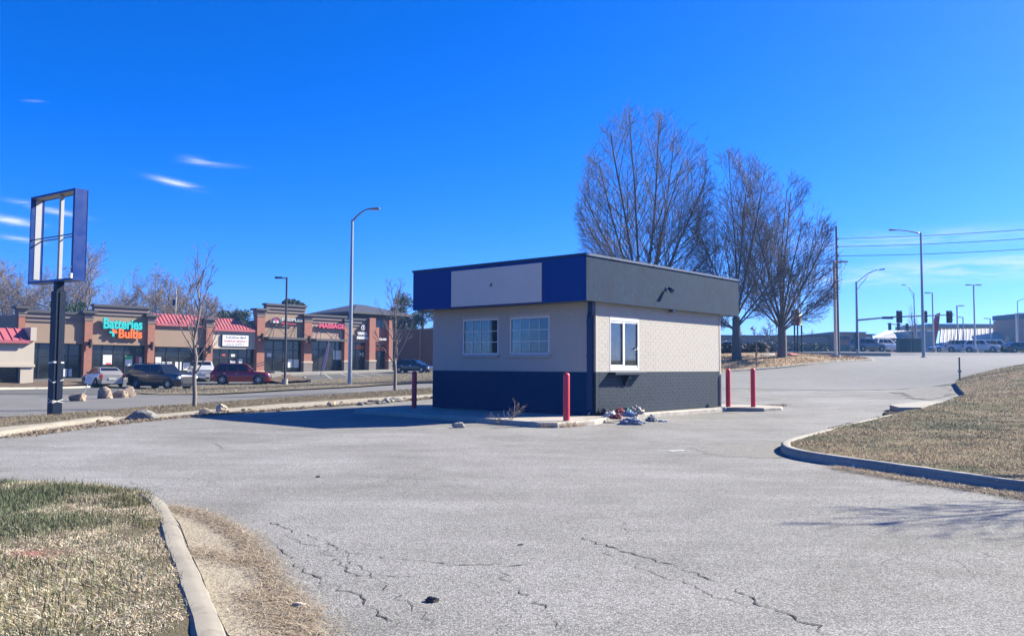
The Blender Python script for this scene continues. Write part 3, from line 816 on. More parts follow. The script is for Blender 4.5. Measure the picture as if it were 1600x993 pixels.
# ------------------------------------------------------------------ red bollards
def paint_worn(name, base, worn, sc=14, amt=.62):
    t = NT(name); n = t.noise(sc, 6, .7); c = t.mix(t.noise(2, 4), scl(base, .85), scl(base, 1.1))
    t.set('Base Color', t.mix(t.rng(n, amt, amt + .08), c, worn)); t.set('Roughness', .45); t.bump(n, .1, .003); return t.mat
M['red_paint'] = paint_worn('faded_red_paint', (.60, .03, .055), (.60, .18, .17))
def bollard(px, py, z, h, label, r=.088):
    p = on_z(px, py, z)
    e = empty('bollard', p); tag(e, label, 'bollard', 'red bollards round the kiosk')
    prof = [(r, -.03), (r, h - r * .8)] + [(r * math.cos(a), h - r * .8 + r * .8 * math.sin(a)) for a in (.35, .7, 1.05, 1.35)] + [(.004, h)]
    b = MB(); b.lathe(prof, 20); b.build('post', M['red_paint'], e, smooth=R(45))
    b = MB(); b.lathe([(r + .02, -.02), (r + .018, .006), (r + .001, .012)], 20); b.build('base_collar', M['island'], e, smooth=R(45))
    return e
bollard(885, 657, .135, 1.29, 'red bollard in front of the kiosk corner with the downspout')
bollard(647, 637.5, .135, 1.27, 'red bollard standing left of the kiosk, before the street')
bollard(1138, 635, .135, 1.40, 'red bollard just behind the right end of the kiosk wall')
bollard(1177, 635.5, .135, 1.42, 'rightmost red bollard, beside the driveway behind the kiosk')

# ------------------------------------------------------------------ rocks, rubble, clothes
def blob(seed, dims, sub=2, rough=.35, facets=6, freq=2.2, flat=.25):
    bm = bmesh.new(); bmesh.ops.create_icosphere(bm, subdivisions=sub, radius=1)
    rs = random.Random(seed); off = Vector((rs.uniform(-50, 50), rs.uniform(-50, 50), rs.uniform(-50, 50)))
    pl = [(Vector((rs.gauss(0, 1), rs.gauss(0, 1), rs.gauss(.3, 1))).normalized(), rs.uniform(.55, .85)) for _ in range(facets)]
    for v in bm.verts:
        p = v.co.copy()
        k = 1 + rough * mnoise.noise(p * freq + off) + rough * .4 * mnoise.noise(p * freq * 2.7 + off)
        p = p * k
        for (nn, d) in pl:
            e = p.dot(nn) - d
            if e > 0: p -= nn * e * .9
        if p.z < -flat: p.z = -flat + (p.z + flat) * .1
        v.co = Vector((p.x * dims[0], p.y * dims[1], (p.z + flat) * dims[2]))
    vs = [tuple(v.co) for v in bm.verts]; fs = [tuple(q.index for q in f.verts) for f in bm.faces]
    bm.free(); b = MB(); b.add(vs, fs); return b
M['boulder'] = pmat('tan_boulder', (.30, .23, .175), .85, .4, 3, .5, 14, .03)
M['rubble'] = pmat('grey_concrete_rubble', (.33, .31, .28), .9, .3, 6, .5, 30, .01)
M['pale_stone'] = pmat('pale_stone', (.42, .35, .27), .9, .25, 6, .5, 25, .01)
M['asphalt_chunk'] = asphalt_mat('asphalt_chunk', (.10, .098, .095), (.40, .39, .38), grain=45)
def rock(name, px, py, dims, seed, m, label, cat='rock', group=None, rz=0, Y=None, **k):
    p = gp(px, py) if Y is None else at(px, py, Y)
    o = blob(seed, dims, sub=3, **k).build(name, m, loc=(p.x, p.y, tz(p.x, p.y)), rot=(0, 0, rz), smooth=R(28))
    tag(o, label, cat, group); return o
rock('boulder', 121, 626, (.36, .30, .40), 11, M['boulder'], 'dark grey boulder under the leaning white notice', 'boulder', 'boulders along the mall driveway')
rock('boulder', 164, 622, (.34, .30, .40), 12, M['boulder'], 'rounded tan boulder, middle of the three by the driveway', 'boulder', 'boulders along the mall driveway')
rock('boulder', 190, 621, (.32, .28, .34), 15, M['boulder'], 'dark shaded boulder touching the tan boulder nearest the black SUV', 'boulder', 'boulders along the mall driveway')
rock('boulder', 203, 619.5, (.36, .32, .40), 13, M['boulder'], 'pinkish tan boulder nearest the black SUV', 'boulder', 'boulders along the mall driveway')
rock('asphalt_chunk', 220, 656, (.50, .34, .26), 21, M['asphalt_chunk'], 'large broken asphalt slab on the lot edge under the young tree', 'rubble', 'rubble on the lot edge', rz=.2)
rock('stone', 346, 643, (.22, .17, .26), 22, M['pale_stone'], 'pale upright stone on the lot edge right of the young tree', 'rubble', 'rubble on the lot edge')
rock('stone', 322, 646, (.2, .17, .2), 23, M['pale_stone'], 'low tan stone left of the pale upright stone', 'rubble', 'rubble on the lot edge')
rock('stone', 518, 634, (.17, .15, .20), 24, M['pale_stone'], 'single whitish stone on the lot edge near the tall lamp post', 'rubble', 'rubble on the lot edge')
rock('stone', 716, 668, (.16, .12, .14), 25, M['rubble'], 'small grey stone by the kiosk island in the shadow edge', 'rubble')
rs = random.Random(77)
for (a, c, n, s) in (((150, 661), (240, 655), 14, .12), ((310, 648), (390, 641), 14, .10), ((420, 642), (545, 630), 26, .10), ((560, 632), (676, 621), 34, .17), ((590, 628), (630, 625), 14, .2)):
    b = MB()
    for k in range(n):
        f = rs.random(); p = gp(a[0] + (c[0] - a[0]) * f, a[1] + (c[1] - a[1]) * f + rs.uniform(-2, 2)); q = blob(rs.randint(0, 9999), (s * rs.uniform(.4, 1.2), s * rs.uniform(.4, 1), s * rs.uniform(.25, .7)), sub=1)
        b.add([(v[0] + p.x, v[1] + p.y, v[2] + p.z + .01) for v in q.v], q.f)
    o = b.build('rubble_heap', rs.choice([M['rubble'], M['asphalt_chunk'], M['mulch']])); tag(o, 'strip of small broken rubble along the lot edge', 'rubble', kind='stuff')
# broken slab of kerb at the driveway
sl = [on_z(1390, 633, .28), on_z(1405, 637, .28), on_z(1440, 637, .28), on_z(1478, 629, .30), on_z(1440, 629, .30)]
b = MB(); b.hexa([(p.x, p.y, .12) for p in sl], [(p.x, p.y, .30 if i in (0, 1, 2) else .36) for i, p in enumerate(sl)])
tag(b.build('broken_slab', M['kerb']), 'long broken concrete slab lying loose against the right kerb', 'slab')
rock('asphalt_chunk', 1391, 651, (.25, .2, .16), 31, M['mulch'], 'dark clod against the right kerb near the broken slab', 'rubble')
rock('debris_scrap', 675, 940, (.048, .035, .03), 41, M['crack'], 'small dark scrap lying on the asphalt in the foreground', 'litter')
rock('debris_scrap', 497, 745, (.05, .03, .02), 42, M['crack'], 'tiny dark scrap on the asphalt left of centre', 'litter')
rock('debris_scrap', 1335, 731, (.05, .05, .05), 43, M['white_frame'], 'small white scrap at the foot of the right kerb', 'litter')
rock('pebble', 470, 951, (.055, .05, .05), 44, M['pale_stone'], 'pale pebble at the edge of the straw in the foreground', 'litter')
rock('debris_scrap', 813, 851, (.028, .02, .012), 45, M['crack'], 'dark chip on the asphalt right of centre foreground', 'litter')

def cloth_mat(name, base, stripe=None):
    t = NT(name); c = t.mix(t.noise(14, 4), scl(base, .8), scl(base, 1.15))
    if stripe:
        w = t.n.new('ShaderNodeTexWave'); w.inputs['Scale'].default_value = 9; w.inputs['Distortion'].default_value = 5; t.l.new(t.pos(), w.inputs['Vector'])
        c = t.mix(t.rng(w.outputs['Fac'], .45, .6), c, stripe)
    t.set('Base Color', c); t.set('Roughness', .95); t.bump(t.noise(40, 4), .3, .01); return t.mat
def garment(px, py, z, dims, seed, m, label, rz=0):
    p = on_z(px, py, z); dims = tuple(q * .8 for q in dims); o = blob(seed, dims, sub=4, rough=.75, facets=0, freq=2.6, flat=.12).build('discarded_garment', m, loc=(p.x, p.y, z), rot=(0, 0, rz), smooth=True)
    tag(o, label, 'clothing', 'clothes dumped by the kiosk wall')
garment(943, 649, .135, (.20, .16, .22), 1, cloth_mat('dark_cloth', (.02, .03, .045)), 'dark bundle at the left end of the clothes heap')
garment(955, 651, .135, (.24, .18, .16), 2, cloth_mat('white_cloth', (.62, .60, .58)), 'crumpled white shirt on the island left of the red cloth')
garment(957, 646, .135, (.30, .16, .20), 3, cloth_mat('black_cloth', (.025, .025, .035)), 'black cloth heaped behind the white shirt')
garment(968, 648, .135, (.16, .15, .22), 4, cloth_mat('red_cloth', (.33, .09, .10)), 'red crumpled cloth in the middle of the clothes heap')
garment(977, 647, .135, (.20, .16, .20), 5, cloth_mat('teal_cloth', (.07, .19, .18)), 'teal green cloth right of the red cloth')
garment(983, 650, .135, (.22, .16, .16), 6, cloth_mat('blue_cloth', (.16, .24, .40)), 'light blue cloth spilling over the island edge')
garment(994, 646.5, .135, (.26, .18, .24), 7, cloth_mat('cream_cloth', (.66, .60, .52), (.12, .11, .11)), 'cream and black bundle at the right end of the clothes heap')
garment(962, 654, .11, (.20, .15, .13), 8, cloth_mat('maroon_cloth', (.13, .03, .05)), 'maroon cloth below the white shirt')
garment(987, 663, 0, (.40, .22, .18), 9, cloth_mat('striped_cloth', (.50, .52, .58), (.03, .045, .10)), 'navy and white striped cloth on the asphalt below the island')
garment(1018, 658, 0, (.19, .15, .16), 10, cloth_mat('grey_cloth', (.06, .07, .09), (.35, .36, .38)), 'dark grey cloth lying alone right of the heap')
garment(1036, 658.5, 0, (.16, .08, .05), 12, cloth_mat('pale_blue_cloth', (.35, .40, .50)), 'small pale blue scrap farthest right of the heap')

# ------------------------------------------------------------------ empty pylon sign
PF = Frame(-13.3, 25.3, -.598)
def pz(px, py, Y): return at(px, py, Y).z
zt, zb = pz(110, 293.5, 25.3), pz(110, 437, 25.3)
SW, SD = 2.66, .385
pyl = empty('pylon_sign', (PF.o.x, PF.o.y, 0), -.598); tag(pyl, 'empty navy pylon sign frame on a single post, its faces missing', 'sign')
M['white_inside'] = pmat('white_sign_lining', (.37, .38, .39), .55, .08, 3)
M['pole_navy'] = pmat('navy_post_paint', (.006, .015, .038), .5, .2, 3, spec=.2)
b = MB(); t_ = .04
b.box(-SW, -SW + t_, 0, SD, zb, zt); b.box(-t_, 0, 0, SD, zb, zt); b.box(-SW + t_, -t_, 0, SD, zt - t_, zt); b.box(-SW + t_, -t_, 0, SD, zb, zb + t_)
lip = .10
for y0_, y1_ in ((-.012, .001), (SD - .001, SD + .012)):
    b.box(-SW - .01, -SW + .05, y0_, y1_, zb, zt); b.box(-lip, .01, y0_, y1_, zb, zt); b.box(-SW + .05, -lip, y0_, y1_, zt - .07, zt); b.box(-SW + .05, -lip, y0_, y1_, zb, zb + .07)
M['royal'] = pmat('royal_blue_sheet_metal', (.003, .036, .20), .4, .08, 1, spec=.3)
b.build('cabinet', M['royal'], pyl)
b = MB(); b.box(-SW + t_ + .002, -SW + t_ + .012, .13, SD - .07, zb + t_ + .12, zt - t_ - .02); b.build('lining', M['white_inside'], pyl)
b = MB(); b.box(-SW + t_, -t_, .01, SD - .01, zt - t_ - .012, zt - t_ - .003); b.build('lining', M['white_inside'], pyl)
px_ = -SW / 2 + .18
b = MB(); b.box(px_ - .055, px_ + .055, SD / 2 - .055, SD / 2 + .055, zb + t_ + .005, zt - t_ - .02); b.build('mast', M['white_inside'], pyl, bevel=.01)
b = MB(); zz = zb + (zt - zb) * .5; b.box(-SW + t_, -t_, .03, .06, zz, zz + .035); b.box(-SW + t_, -t_, SD - .06, SD - .03, zz, zz + .035); b.build('cross_bar', M['trim_slate'], pyl)
b = MB(); bx, bz = PF.on_y(118, 432, -.02); b.box(-.12, .02, -.07, -.013, zb + .05, zb + .2); b.tube([(-.05, -.04, zb + .2), (-.05, -.045, zb + .36), (-.03, -.02, zb + .42)], .018, 6); b.build('junction_box', M['white_frame'], pyl)
b = MB(); b.box(px_ - .155, px_ + .155, SD / 2 - .155, SD / 2 + .155, -.05, zb - .28); b.box(px_ - .115, px_ + .115, SD / 2 - .115, SD / 2 + .115, zb - .28, zb + .001)
b.box(px_ + .156, px_ + .185, SD / 2 - .06, SD / 2 + .06, .5, zb - .30); b.build('post', M['pole_navy'], pyl, bevel=.012)
M['tape'] = pmat('white_tape', (.68, .68, .62), .6, .15, 6)
for (z, dz, th) in ((1.60, .03, .045), (1.15, -.14, .02), (.55, -.16, .02), (.36, .10, .022)):
    e = .162; cx, cy = px_, SD / 2
    b = MB(); b.hexa([(cx - e, cy - e, z), (cx + e, cy - e, z + dz), (cx + e, cy + e, z + dz * .4), (cx - e, cy + e, z - dz * .4)], [(cx - e, cy - e, z + th), (cx + e, cy - e, z + dz + th), (cx + e, cy + e, z + dz * .4 + th), (cx - e, cy + e, z - dz * .4 + th)]); b.build('tape_band', M['tape'], pyl)

# ================================================================== the strip mall across the street
MF = Frame(-37.8, 74.0, math.atan2(.74, .673))
mall = empty('strip_mall', (MF.o.x, MF.o.y, 0), MF.rz)
tag(mall, 'long brown stucco and brick strip mall with dark cornices across the street', 'building')
def T(px, y=0.0): return MF.on_y(px, 560, y)[0]
def Zm(px, py, y=0.0): return MF.on_y(px, py, y)[1]
def zfloor(t):
    a = Zm(137, 591); c = Zm(582, 577.5); return a + (c - a) * t / T(582)
M['stucco_brown'] = pmat('brown_stucco', (.30, .215, .155), .9, .07, .8, .2, 30, .01)
M['stucco_pink'] = pmat('pinkish_stucco', (.37, .26, .21), .9, .07, .8, .2, 30, .01)
M['stucco_cream'] = pmat('cream_stucco', (.50, .44, .36), .9, .10, .7, .2, 30, .01)
M['cornice'] = pmat('taupe_cornice', (.20, .155, .145), .8, .08, 1)
M['cap_dark'] = pmat('dark_cornice_cap', (.055, .056, .068), .6, .1, 1)
def far_brick(name, a, b2, mortar):
    t = NT(name); br = t.n.new('ShaderNodeTexBrick')
    v = t.n.new('ShaderNodeMapping'); v.inputs['Rotation'].default_value = (math.pi / 2, 0, 0)
    t.l.new(t.tc.outputs['Object'], v.inputs['Vector']); t.l.new(v.outputs[0], br.inputs['Vector'])
    br.inputs['Scale'].default_value = 4.0; br.inputs['Color1'].default_value = (*a, 1); br.inputs['Color2'].default_value = (*b2, 1); br.inputs['Mortar'].default_value = (*mortar, 1)
    br.inputs['Mortar Size'].default_value = .012; br.inputs['Brick Width'].default_value = .9; br.inputs['Row Height'].default_value = .28
    t.set('Base Color', t.mix(t.rng(t.noise(.8, 4), .3, .7, 0, .4), br.outputs['Color'], scl(a, .8))); t.set('Roughness', .9); return t.mat
M['far_brick'] = far_brick('red_far_brick', (.36, .145, .10), (.29, .115, .08), (.36, .26, .21))
M['far_brick_shade'] = far_brick('shaded_far_brick', (.17, .075, .065), (.14, .065, .055), (.18, .13, .11))  # darkened copy of the far brick: the wing's shade is in its colour
M['stone_base'] = pmat('grey_stone_base', (.20, .175, .16), .9, .2, 3)
M['tan_stone'] = pmat('tan_stone_band', (.50, .40, .29), .9, .1, 3)
M['red_metal'] = pmat('red_metal_roofing', (.40, .105, .125), .45, .08, 1.5)
M['shop_glass'] = None
t = NT('dark_shop_glass'); t.set('Base Color', t.mix(t.rng(t.noise(.5, 4, .6), .4, .65), (.010, .014, .018), (.035, .042, .045))); t.set('Roughness', .06); t.set('Specular IOR Level', .55); M['shop_glass'] = t.mat
M['bronze'] = pmat('dark_bronze_frame', (.018, .018, .022), .4, .1, 2)
M['poster_w'] = pmat('white_poster', (.62, .64, .62), .6, .2, 3); M['poster_g'] = pmat('green_poster', (.06, .42, .12), .6, .1, 3); M['poster_r'] = pmat('red_poster', (.55, .06, .07), .6, .1, 3)
M['orange_panel'] = pmat('orange_panel', (.75, .18, .035), .5, .08, 2)

def wallbox(name, t0, t1, z0, z1, y0, y1, m, parent=mall, bevel=0): b = MB(); b.box(t0, t1, y0, y1, z0, z1); return b.build(name, m, parent, bevel=bevel)
def pillar(px0, px1, cap_py, proud=.34, stone=False, cap=True, m='far_brick', w_cap=.32):
    t0, t1 = T(px0, -proud), T(px1, -proud); z1 = Zm((px0 + px1) / 2, cap_py, -proud); z0 = zfloor((t0 + t1) / 2) - .35
    if not cap:
        p = wallbox('pillar', t0, t1, z0, z1, -proud, .4, M[m])
    else:
        p = wallbox('pillar', t0, t1, z0, z1 - .85, -proud, .4, M[m])
        b = MB(); b.box(t0 - .04, t1 + .04, -proud - .04, .42, z1 - .85, z1 - .60); b.box(t0 - .09, t1 + .09, -proud - .09, .44, z1 - .60, z1 - .22); b.build('corbel', M['cornice'], p)
        b = MB(); b.box(t0 - w_cap, t1 + w_cap, -proud - w_cap, .6, z1 - .2, z1); b.build('cap', M['cap_dark'], p)
    zb_ = z0 + .35
    if stone:
        wallbox('stone_base', t0 - .06, t1 + .06, z0 + .01, zb_ + .95, -proud - .06, .0, M['stone_base'], p); wallbox('stone_band', t0 - .1, t1 + .1, zb_ + .952, zb_ + 1.15, -proud - .1, .0, M['tan_stone'], p)
    else: wallbox('stone_band', t0 - .05, t1 + .05, zb_ - .2, zb_ + .28, -proud - .05, .0, M['tan_stone'], p)
    return p
pil = [(27, 37.5, 478, False), (131, 143.5, 485.5, False), (230, 241, 491, False), (321.5, 332, 496.5, False), (401, 413, 481.5, False), (475, 487, 490.5, True)]
for (a, c, y, st) in pil: pillar(a, c, y, stone=st)
pillar(577, 586.5, 496.5, .6, True, cap=False); pillar(607.5, 612.5, 500, .5, True, cap=False); pillar(538, 547.5, 499, .3, True, cap=True, w_cap=.2)

def bay(pa, pb, top_py, wall_bot_py, m, cornice=None, taller=0, floor=True):
    t0, t1 = T(pa) + .0, T(pb); pm = (pa + pb) / 2
    zt_, zw = Zm(pm, top_py), Zm(pm, wall_bot_py)
    wallbox('stucco_wall', t0, t1, zw, zt_ - (.9 if cornice else 0), 0, .35, m)
    if cornice:
        c = MB(); c.box(t0, t1, -.10, .36, zt_ - .9, zt_ - .55); c.box(t0, t1, -.22, .37, zt_ - .55, zt_ - .18); co = c.build('cornice', M['cornice'], mall)
        c = MB(); c.box(t0 - .1, t1 + .1, -.36, .5, zt_ - .18, zt_ + .02); c.build('cap', M['cap_dark'], co)
    wallbox('sill_band', t0 + .002, t1 - .002, zw - .02, zw + .22, -.06, .30, m)
    return t0, t1, zw
def glazing(t0, t1, z0, z1, n, transom=.30, doors=(), low=.0):
    st = MB(); st.box(t0, t1, .22, .34, z1 - .10, z1); st.box(t0, t1, .22, .34, z0 - .3, z0 + .12 + low)
    for k in range(n + 1):
        x = t0 + (t1 - t0) * k / n; st.box(max(t0, x - .05), min(t1, x + .05), .222, .338, z0 + .12 + low, z1 - .10)
    zt_ = z1 - (z1 - z0) * transom; st.box(t0 + .05, t1 - .05, .225, .335, zt_ - .05, zt_ + .05)
    so = st.build('storefront', M['bronze'], mall)
    for k in range(n):
        a = t0 + (t1 - t0) * k / n + .05; c = t0 + (t1 - t0) * (k + 1) / n - .05
        for (q0, q1) in ((z0 + .12 + low, zt_ - .05), (zt_ + .05, z1 - .10)):
            g = MB(); g.box(a, c, .27, .29, q0, q1); g.build('pane', M['shop_glass'], so)
    return so, zt_
def poster(so, px0, px1, py0, py1, m, parts=()):
    t0, t1 = T(px0, .24), T(px1, .24); pm = (px0 + px1) / 2
    z1, z0 = Zm(pm, py0, .24), Zm(pm, py1, .24)
    o = MB(); o.box(t0, t1, .255, .268, z0, z1); return o.build('poster', m, so)
zf = lambda pm: zfloor(T(pm))
# bay 1
t0, t1, zw = bay(37.5, 131, 486.5, 535.5, M['stucco_brown'], True)
s1, _ = glazing(t0, t1, zf(84), zw, 4, .36)
poster(s1, 92, 113, 576, 588, M['poster_w'])
# bay 2, the lamp shop
t0, t1, zw = bay(143.5, 230, 477.5, 538.5, M['stucco_brown'], True)
s2, _ = glazing(t0, t1, zf(187), zw, 5, .27)
p = poster(s2, 161, 175, 554, 569, M['poster_w']); p = poster(s2, 195, 207, 555.5, 571, M['poster_w'])
poster(s2, 195.3, 206.7, 555.7, 561, M['poster_g']).location.y = -.01
poster(s2, 211, 217, 556.5, 571.5, M['poster_r']); poster(s2, 217.3, 222, 557.5, 571.5, M['poster_w'])
poster(s2, 166, 174, 566.5, 569, M['poster_r']).location.y = -.01
# bays 3 and 4, mansards of red metal
def mansard(pa, pb, top_py, bot_py, cut=False):
    t0, t1 = T(pa), T(pb); pm = (pa + pb) / 2; z0 = Zm(pm, bot_py, -.2); z1 = Zm(pm, top_py, 1.0)
    b = MB()
    tl = t1 if not cut else t0 + (t1 - t0) * .52
    b.add([(t0, -.2, z0), (t1, -.2, z0), (t1, 1.4, z0), (t0, 1.4, z0), (t0, 1.0, z1), (tl, 1.0, z1), (tl, 1.4, z1), (t0, 1.4, z1)], [(3, 2, 1, 0), (4, 5, 6, 7), (0, 1, 5, 4), (1, 2, 6, 5), (2, 3, 7, 6), (3, 0, 4, 7)])
    r = b.build('metal_roof', M['red_metal'], mall)
    n = 14
    for k in range(n):
        f = (k + .5) / n; xb = t0 + (t1 - t0) * f; xt = xb if not cut else min(xb, tl + (xb - tl) * .0) if xb > tl else xb
        if cut and xb > tl:
            g = (xb - tl) / (t1 - tl); top = Vector((xb, -.2 + 1.2 * (1 - g), z0 + (z1 - z0) * (1 - g)))
        else: top = Vector((xb, 1.0, z1))
        q = MB(); bo = Vector((xb, -.2, z0)); up = Vector((0, -.04, .045))
        q.hexa([bo + Vector((-.03, 0, 0)), bo + Vector((.03, 0, 0)), top + Vector((.03, 0, 0)), top + Vector((-.03, 0, 0))], [bo + Vector((-.025, 0, 0)) + up, bo + Vector((.025, 0, 0)) + up, top + Vector((.025, 0, 0)) + up, top + Vector((-.025, 0, 0)) + up]); q.build('seam', M['red_metal'], r)
    q = MB(); q.box(t0, t1, -.25, -.202, z0 - .2, z0 + .03); q.build('eave_trim', M['red_metal'], r)
t0, t1, zw = bay(241, 321.5, 505, 541.5, M['stucco_brown']); s3, _ = glazing(t0, t1, zf(281), zw, 4, .33); mansard(241, 321.5, 491.5, 506.5)
poster(s3, 243, 252, 557, 572, M['poster_w']); poster(s3, 253, 269, 565, 578, M['poster_w']); poster(s3, 274, 284, 565, 578, M['poster_w']); poster(s3, 287, 297, 566, 578, M['poster_w'])
t0, t1, zw = bay(332, 401, 512, 544.5, M['stucco_cream']); s4, _ = glazing(t0, t1, zf(366), zw, 5, .38); mansard(332, 401, 498, 514.5, True)
poster(s4, 361, 367, 553, 557, M['poster_w']); poster(s4, 371, 379, 560, 568, M['poster_w']); poster(s4, 360, 368, 563, 568, M['poster_w']); poster(s4, 347, 352, 553, 555.5, M['poster_r'])
# bay 5 and 6 with hung canopies
def canopy(pa, pb, py, chains):
    t0, t1 = T(pa, -.6), T(pb, -.6); z = Zm((pa + pb) / 2, py, -.6)
    b = MB(); b.box(t0, t1, -1.25, -.01, z - .12, z + .10); co = b.build('canopy', M['cap_dark'], mall)
    for (c, w) in chains:
        tc_ = T(c); zz = z + 1.45
        for s in (-1, 1):
            b = MB(); b.tube([(tc_, -.02, zz), (tc_ + s * w, -1.15, z + .1)], .03, 6); b.build('tie_rod', M['bronze'], co)
t0, t1, zw = bay(413, 475, 475.5, 530, M['stucco_brown'], True); s5, _ = glazing(t0, t1, zf(444), zw - .1, 4, .3); canopy(414, 474, 528.5, ((428, .9), (461, .9)))
poster(s5, 450, 467, 561, 574, M['poster_w']); poster(s5, 417, 424, 551.5, 557, M['poster_w'])
t0, t1, zw = bay(487, 538, 492.5, 530, M['stucco_pink'], True); s6, _ = glazing(t0, t1, zf(515), zw - .1, 4, .3); canopy(488, 537, 531, ((500, .8), (531, .8)))
poster(s6, 520.5, 536, 546.5, 561.5, M['poster_w'])
# bay 7 and 8
t0, t1, zw = bay(547.5, 577, 498, 534.5, M['stucco_brown'], True); s7, zt7 = glazing(t0, t1, zf(562), zw, 3, .28)
o = poster(s7, 554, 561.5, 539, 546, M['orange_panel']); o = poster(s7, 562.5, 568, 539, 546, M['orange_panel'])
poster(s7, 562, 566, 551, 555, M['poster_w']); poster(s7, 565.5, 568, 550, 557, M['poster_w'])
t0, t1, zw = bay(586.5, 607.5, 511.5, 538, M['far_brick']); s8, _ = glazing(t0, t1, zf(597), zw, 2, .28)
poster(s8, 585.5, 592.5, 540.5, 548, M['orange_panel']); poster(s8, 594, 600, 541, 548, M['orange_panel'])
# body, roof, tower, wing
zr = Zm(320, 500); tE = 35.4
b = MB(); b.box(T(27), tE, .36, 15, -1, zr - .2); b.build('rear_block', M['stucco_brown'], mall)
ta, tb = T(556, 3.0), T(609, 3.0); zt1 = Zm(585, 493, 3.0); zt2 = Zm(580, 480.5, 3.0)
b = MB(); b.box(ta, tb, 3.0, 9.0, zr - .3, zt1); tw = b.build('corner_tower', M['cap_dark'], mall)
b = MB(); ov = 1.9; z_ = zt1
b.hexa([(ta - ov, 3 - ov, z_ + .02), (tb + ov, 3 - ov, z_ + .02), (tb + ov, 9 + ov, z_ + .02), (ta - ov, 9 + ov, z_ + .02)], [(ta - ov, 3 - ov, z_ + .28), (tb + ov, 3 - ov, z_ + .28), (tb + ov, 9 + ov, z_ + .28), (ta - ov, 9 + ov, z_ + .28)])
b.hexa([(ta - ov + .05, 3.05 - ov, z_ + .285), (tb + ov - .05, 3.05 - ov, z_ + .285), (tb + ov - .05, 8.95 + ov, z_ + .285), (ta - ov + .05, 8.95 + ov, z_ + .285)], [(ta + 2, 5.6, zt2 + .5), (tb - 2, 5.6, zt2 + .5), (tb - 2, 6.4, zt2 + .5), (ta + 2, 6.4, zt2 + .5)])
b.build('hip_roof', M['cap_dark'], tw)
for k in range(4):
    x0 = ta + .3 + (tb - ta - .6) * k / 4; b = MB(); b.box(x0 + .08, x0 + (tb - ta - .6) / 4 - .08, 2.96, 3.0, zr + .3, zt1 - .5); b.build('window', M['shop_glass'], tw)
b = MB(); zw_ = 1.6 + (571 - 514) * 112 / 1312
b.box(45, 56, 2, 16, -1, zw_ - .2); wg = b.build('side_wing', M['far_brick_shade'], mall)
b = MB(); b.box(45 - .12, 56.1, 1.9, 16, zw_ - .195, zw_); b.build('coping', M['cornice'], wg)
b = MB(); b.tube([(44.94, 6.2, .5), (44.94, 6.2, zw_ - .2)], .06, 8); b.build('downpipe', M['tan_stone'], wg)
# sconces between the shops
for (px, py) in ((138, 536), (234.5, 540), (325, 545), (406.5, 526), (480.5, 529.5)):
    tc_ = T(px, -.34); z = Zm(px, py, -.34); b = MB(); b.box(tc_ - .1, tc_ + .1, -.42, -.34, z - .12, z + .14); b.lathe([(.13, -.42), (.15, .32), (.1, .36)], 10, (tc_ + .02, -.60, z)); b.build('wall_sconce', M['bronze'], mall)
# walk in front of the shops
b = MB()
n = 24
for k in range(n):
    a, c = T(38) + (tE - T(38)) * k / n, T(38) + (tE - T(38)) * (k + 1) / n
    b.hexa([(a, -2.6, zfloor(a) - .9), (c, -2.6, zfloor(c) - .9), (c, .3, zfloor(c) - .9), (a, .3, zfloor(a) - .9)], [(a, -2.6, zfloor(a)), (c, -2.6, zfloor(c)), (c, .3, zfloor(c)), (a, .3, zfloor(a))])
tag(b.build('storefront_walk', M['kerb'], loc=(MF.o.x, MF.o.y, 0), rot=(0, 0, MF.rz)), kind='structure')

# ------------------------------------------------------------------ lettering
def text_mesh(s, extr=.1, bold=.02, bevel=0.0, spacing=1.0):
    cu = bpy.data.curves.new('text', 'FONT'); cu.body = s; cu.extrude = extr; cu.offset = bold; cu.bevel_depth = bevel; cu.space_character = spacing
    cu.resolution_u = 4
    ob = bpy.data.objects.new('text', cu); col.objects.link(ob); bpy.context.view_layer.update()
    me = bpy.data.meshes.new_from_object(ob.evaluated_get(bpy.context.evaluated_depsgraph_get()))
    vs = [tuple(v.co) for v in me.vertices]; fs = [tuple(p.vertices) for p in me.polygons]
    bpy.data.objects.remove(ob); bpy.data.curves.remove(cu); bpy.data.meshes.remove(me)
    return vs, fs
def islands(vs, fs):
    par = list(range(len(vs)))
    def fnd(i):
        while par[i] != i: par[i] = par[par[i]]; i = par[i]
        return i
    key = {}
    for i, v in enumerate(vs):
        k = (round(v[0], 4), round(v[1], 4))
        if k in key: par[fnd(i)] = fnd(key[k])
        else: key[k] = i
    for f in fs:
        for j in f[1:]: par[fnd(j)] = fnd(f[0])
    g = {}
    for f in fs: g.setdefault(fnd(f[0]), []).append(f)
    parts = [[min(vs[i][0] for f in q for i in f), max(vs[i][0] for f in q for i in f), q] for q in g.values()]
    parts.sort(key=lambda p: -(p[1] - p[0])); out = []
    for p in parts:
        for o in out:
            if p[0] > o[0] - .03 and p[1] < o[1] + .03: o[2] = o[2] + p[2]; break
        else: out.append(p)
    out.sort(key=lambda p: p[0]); return [p[2] for p in out]
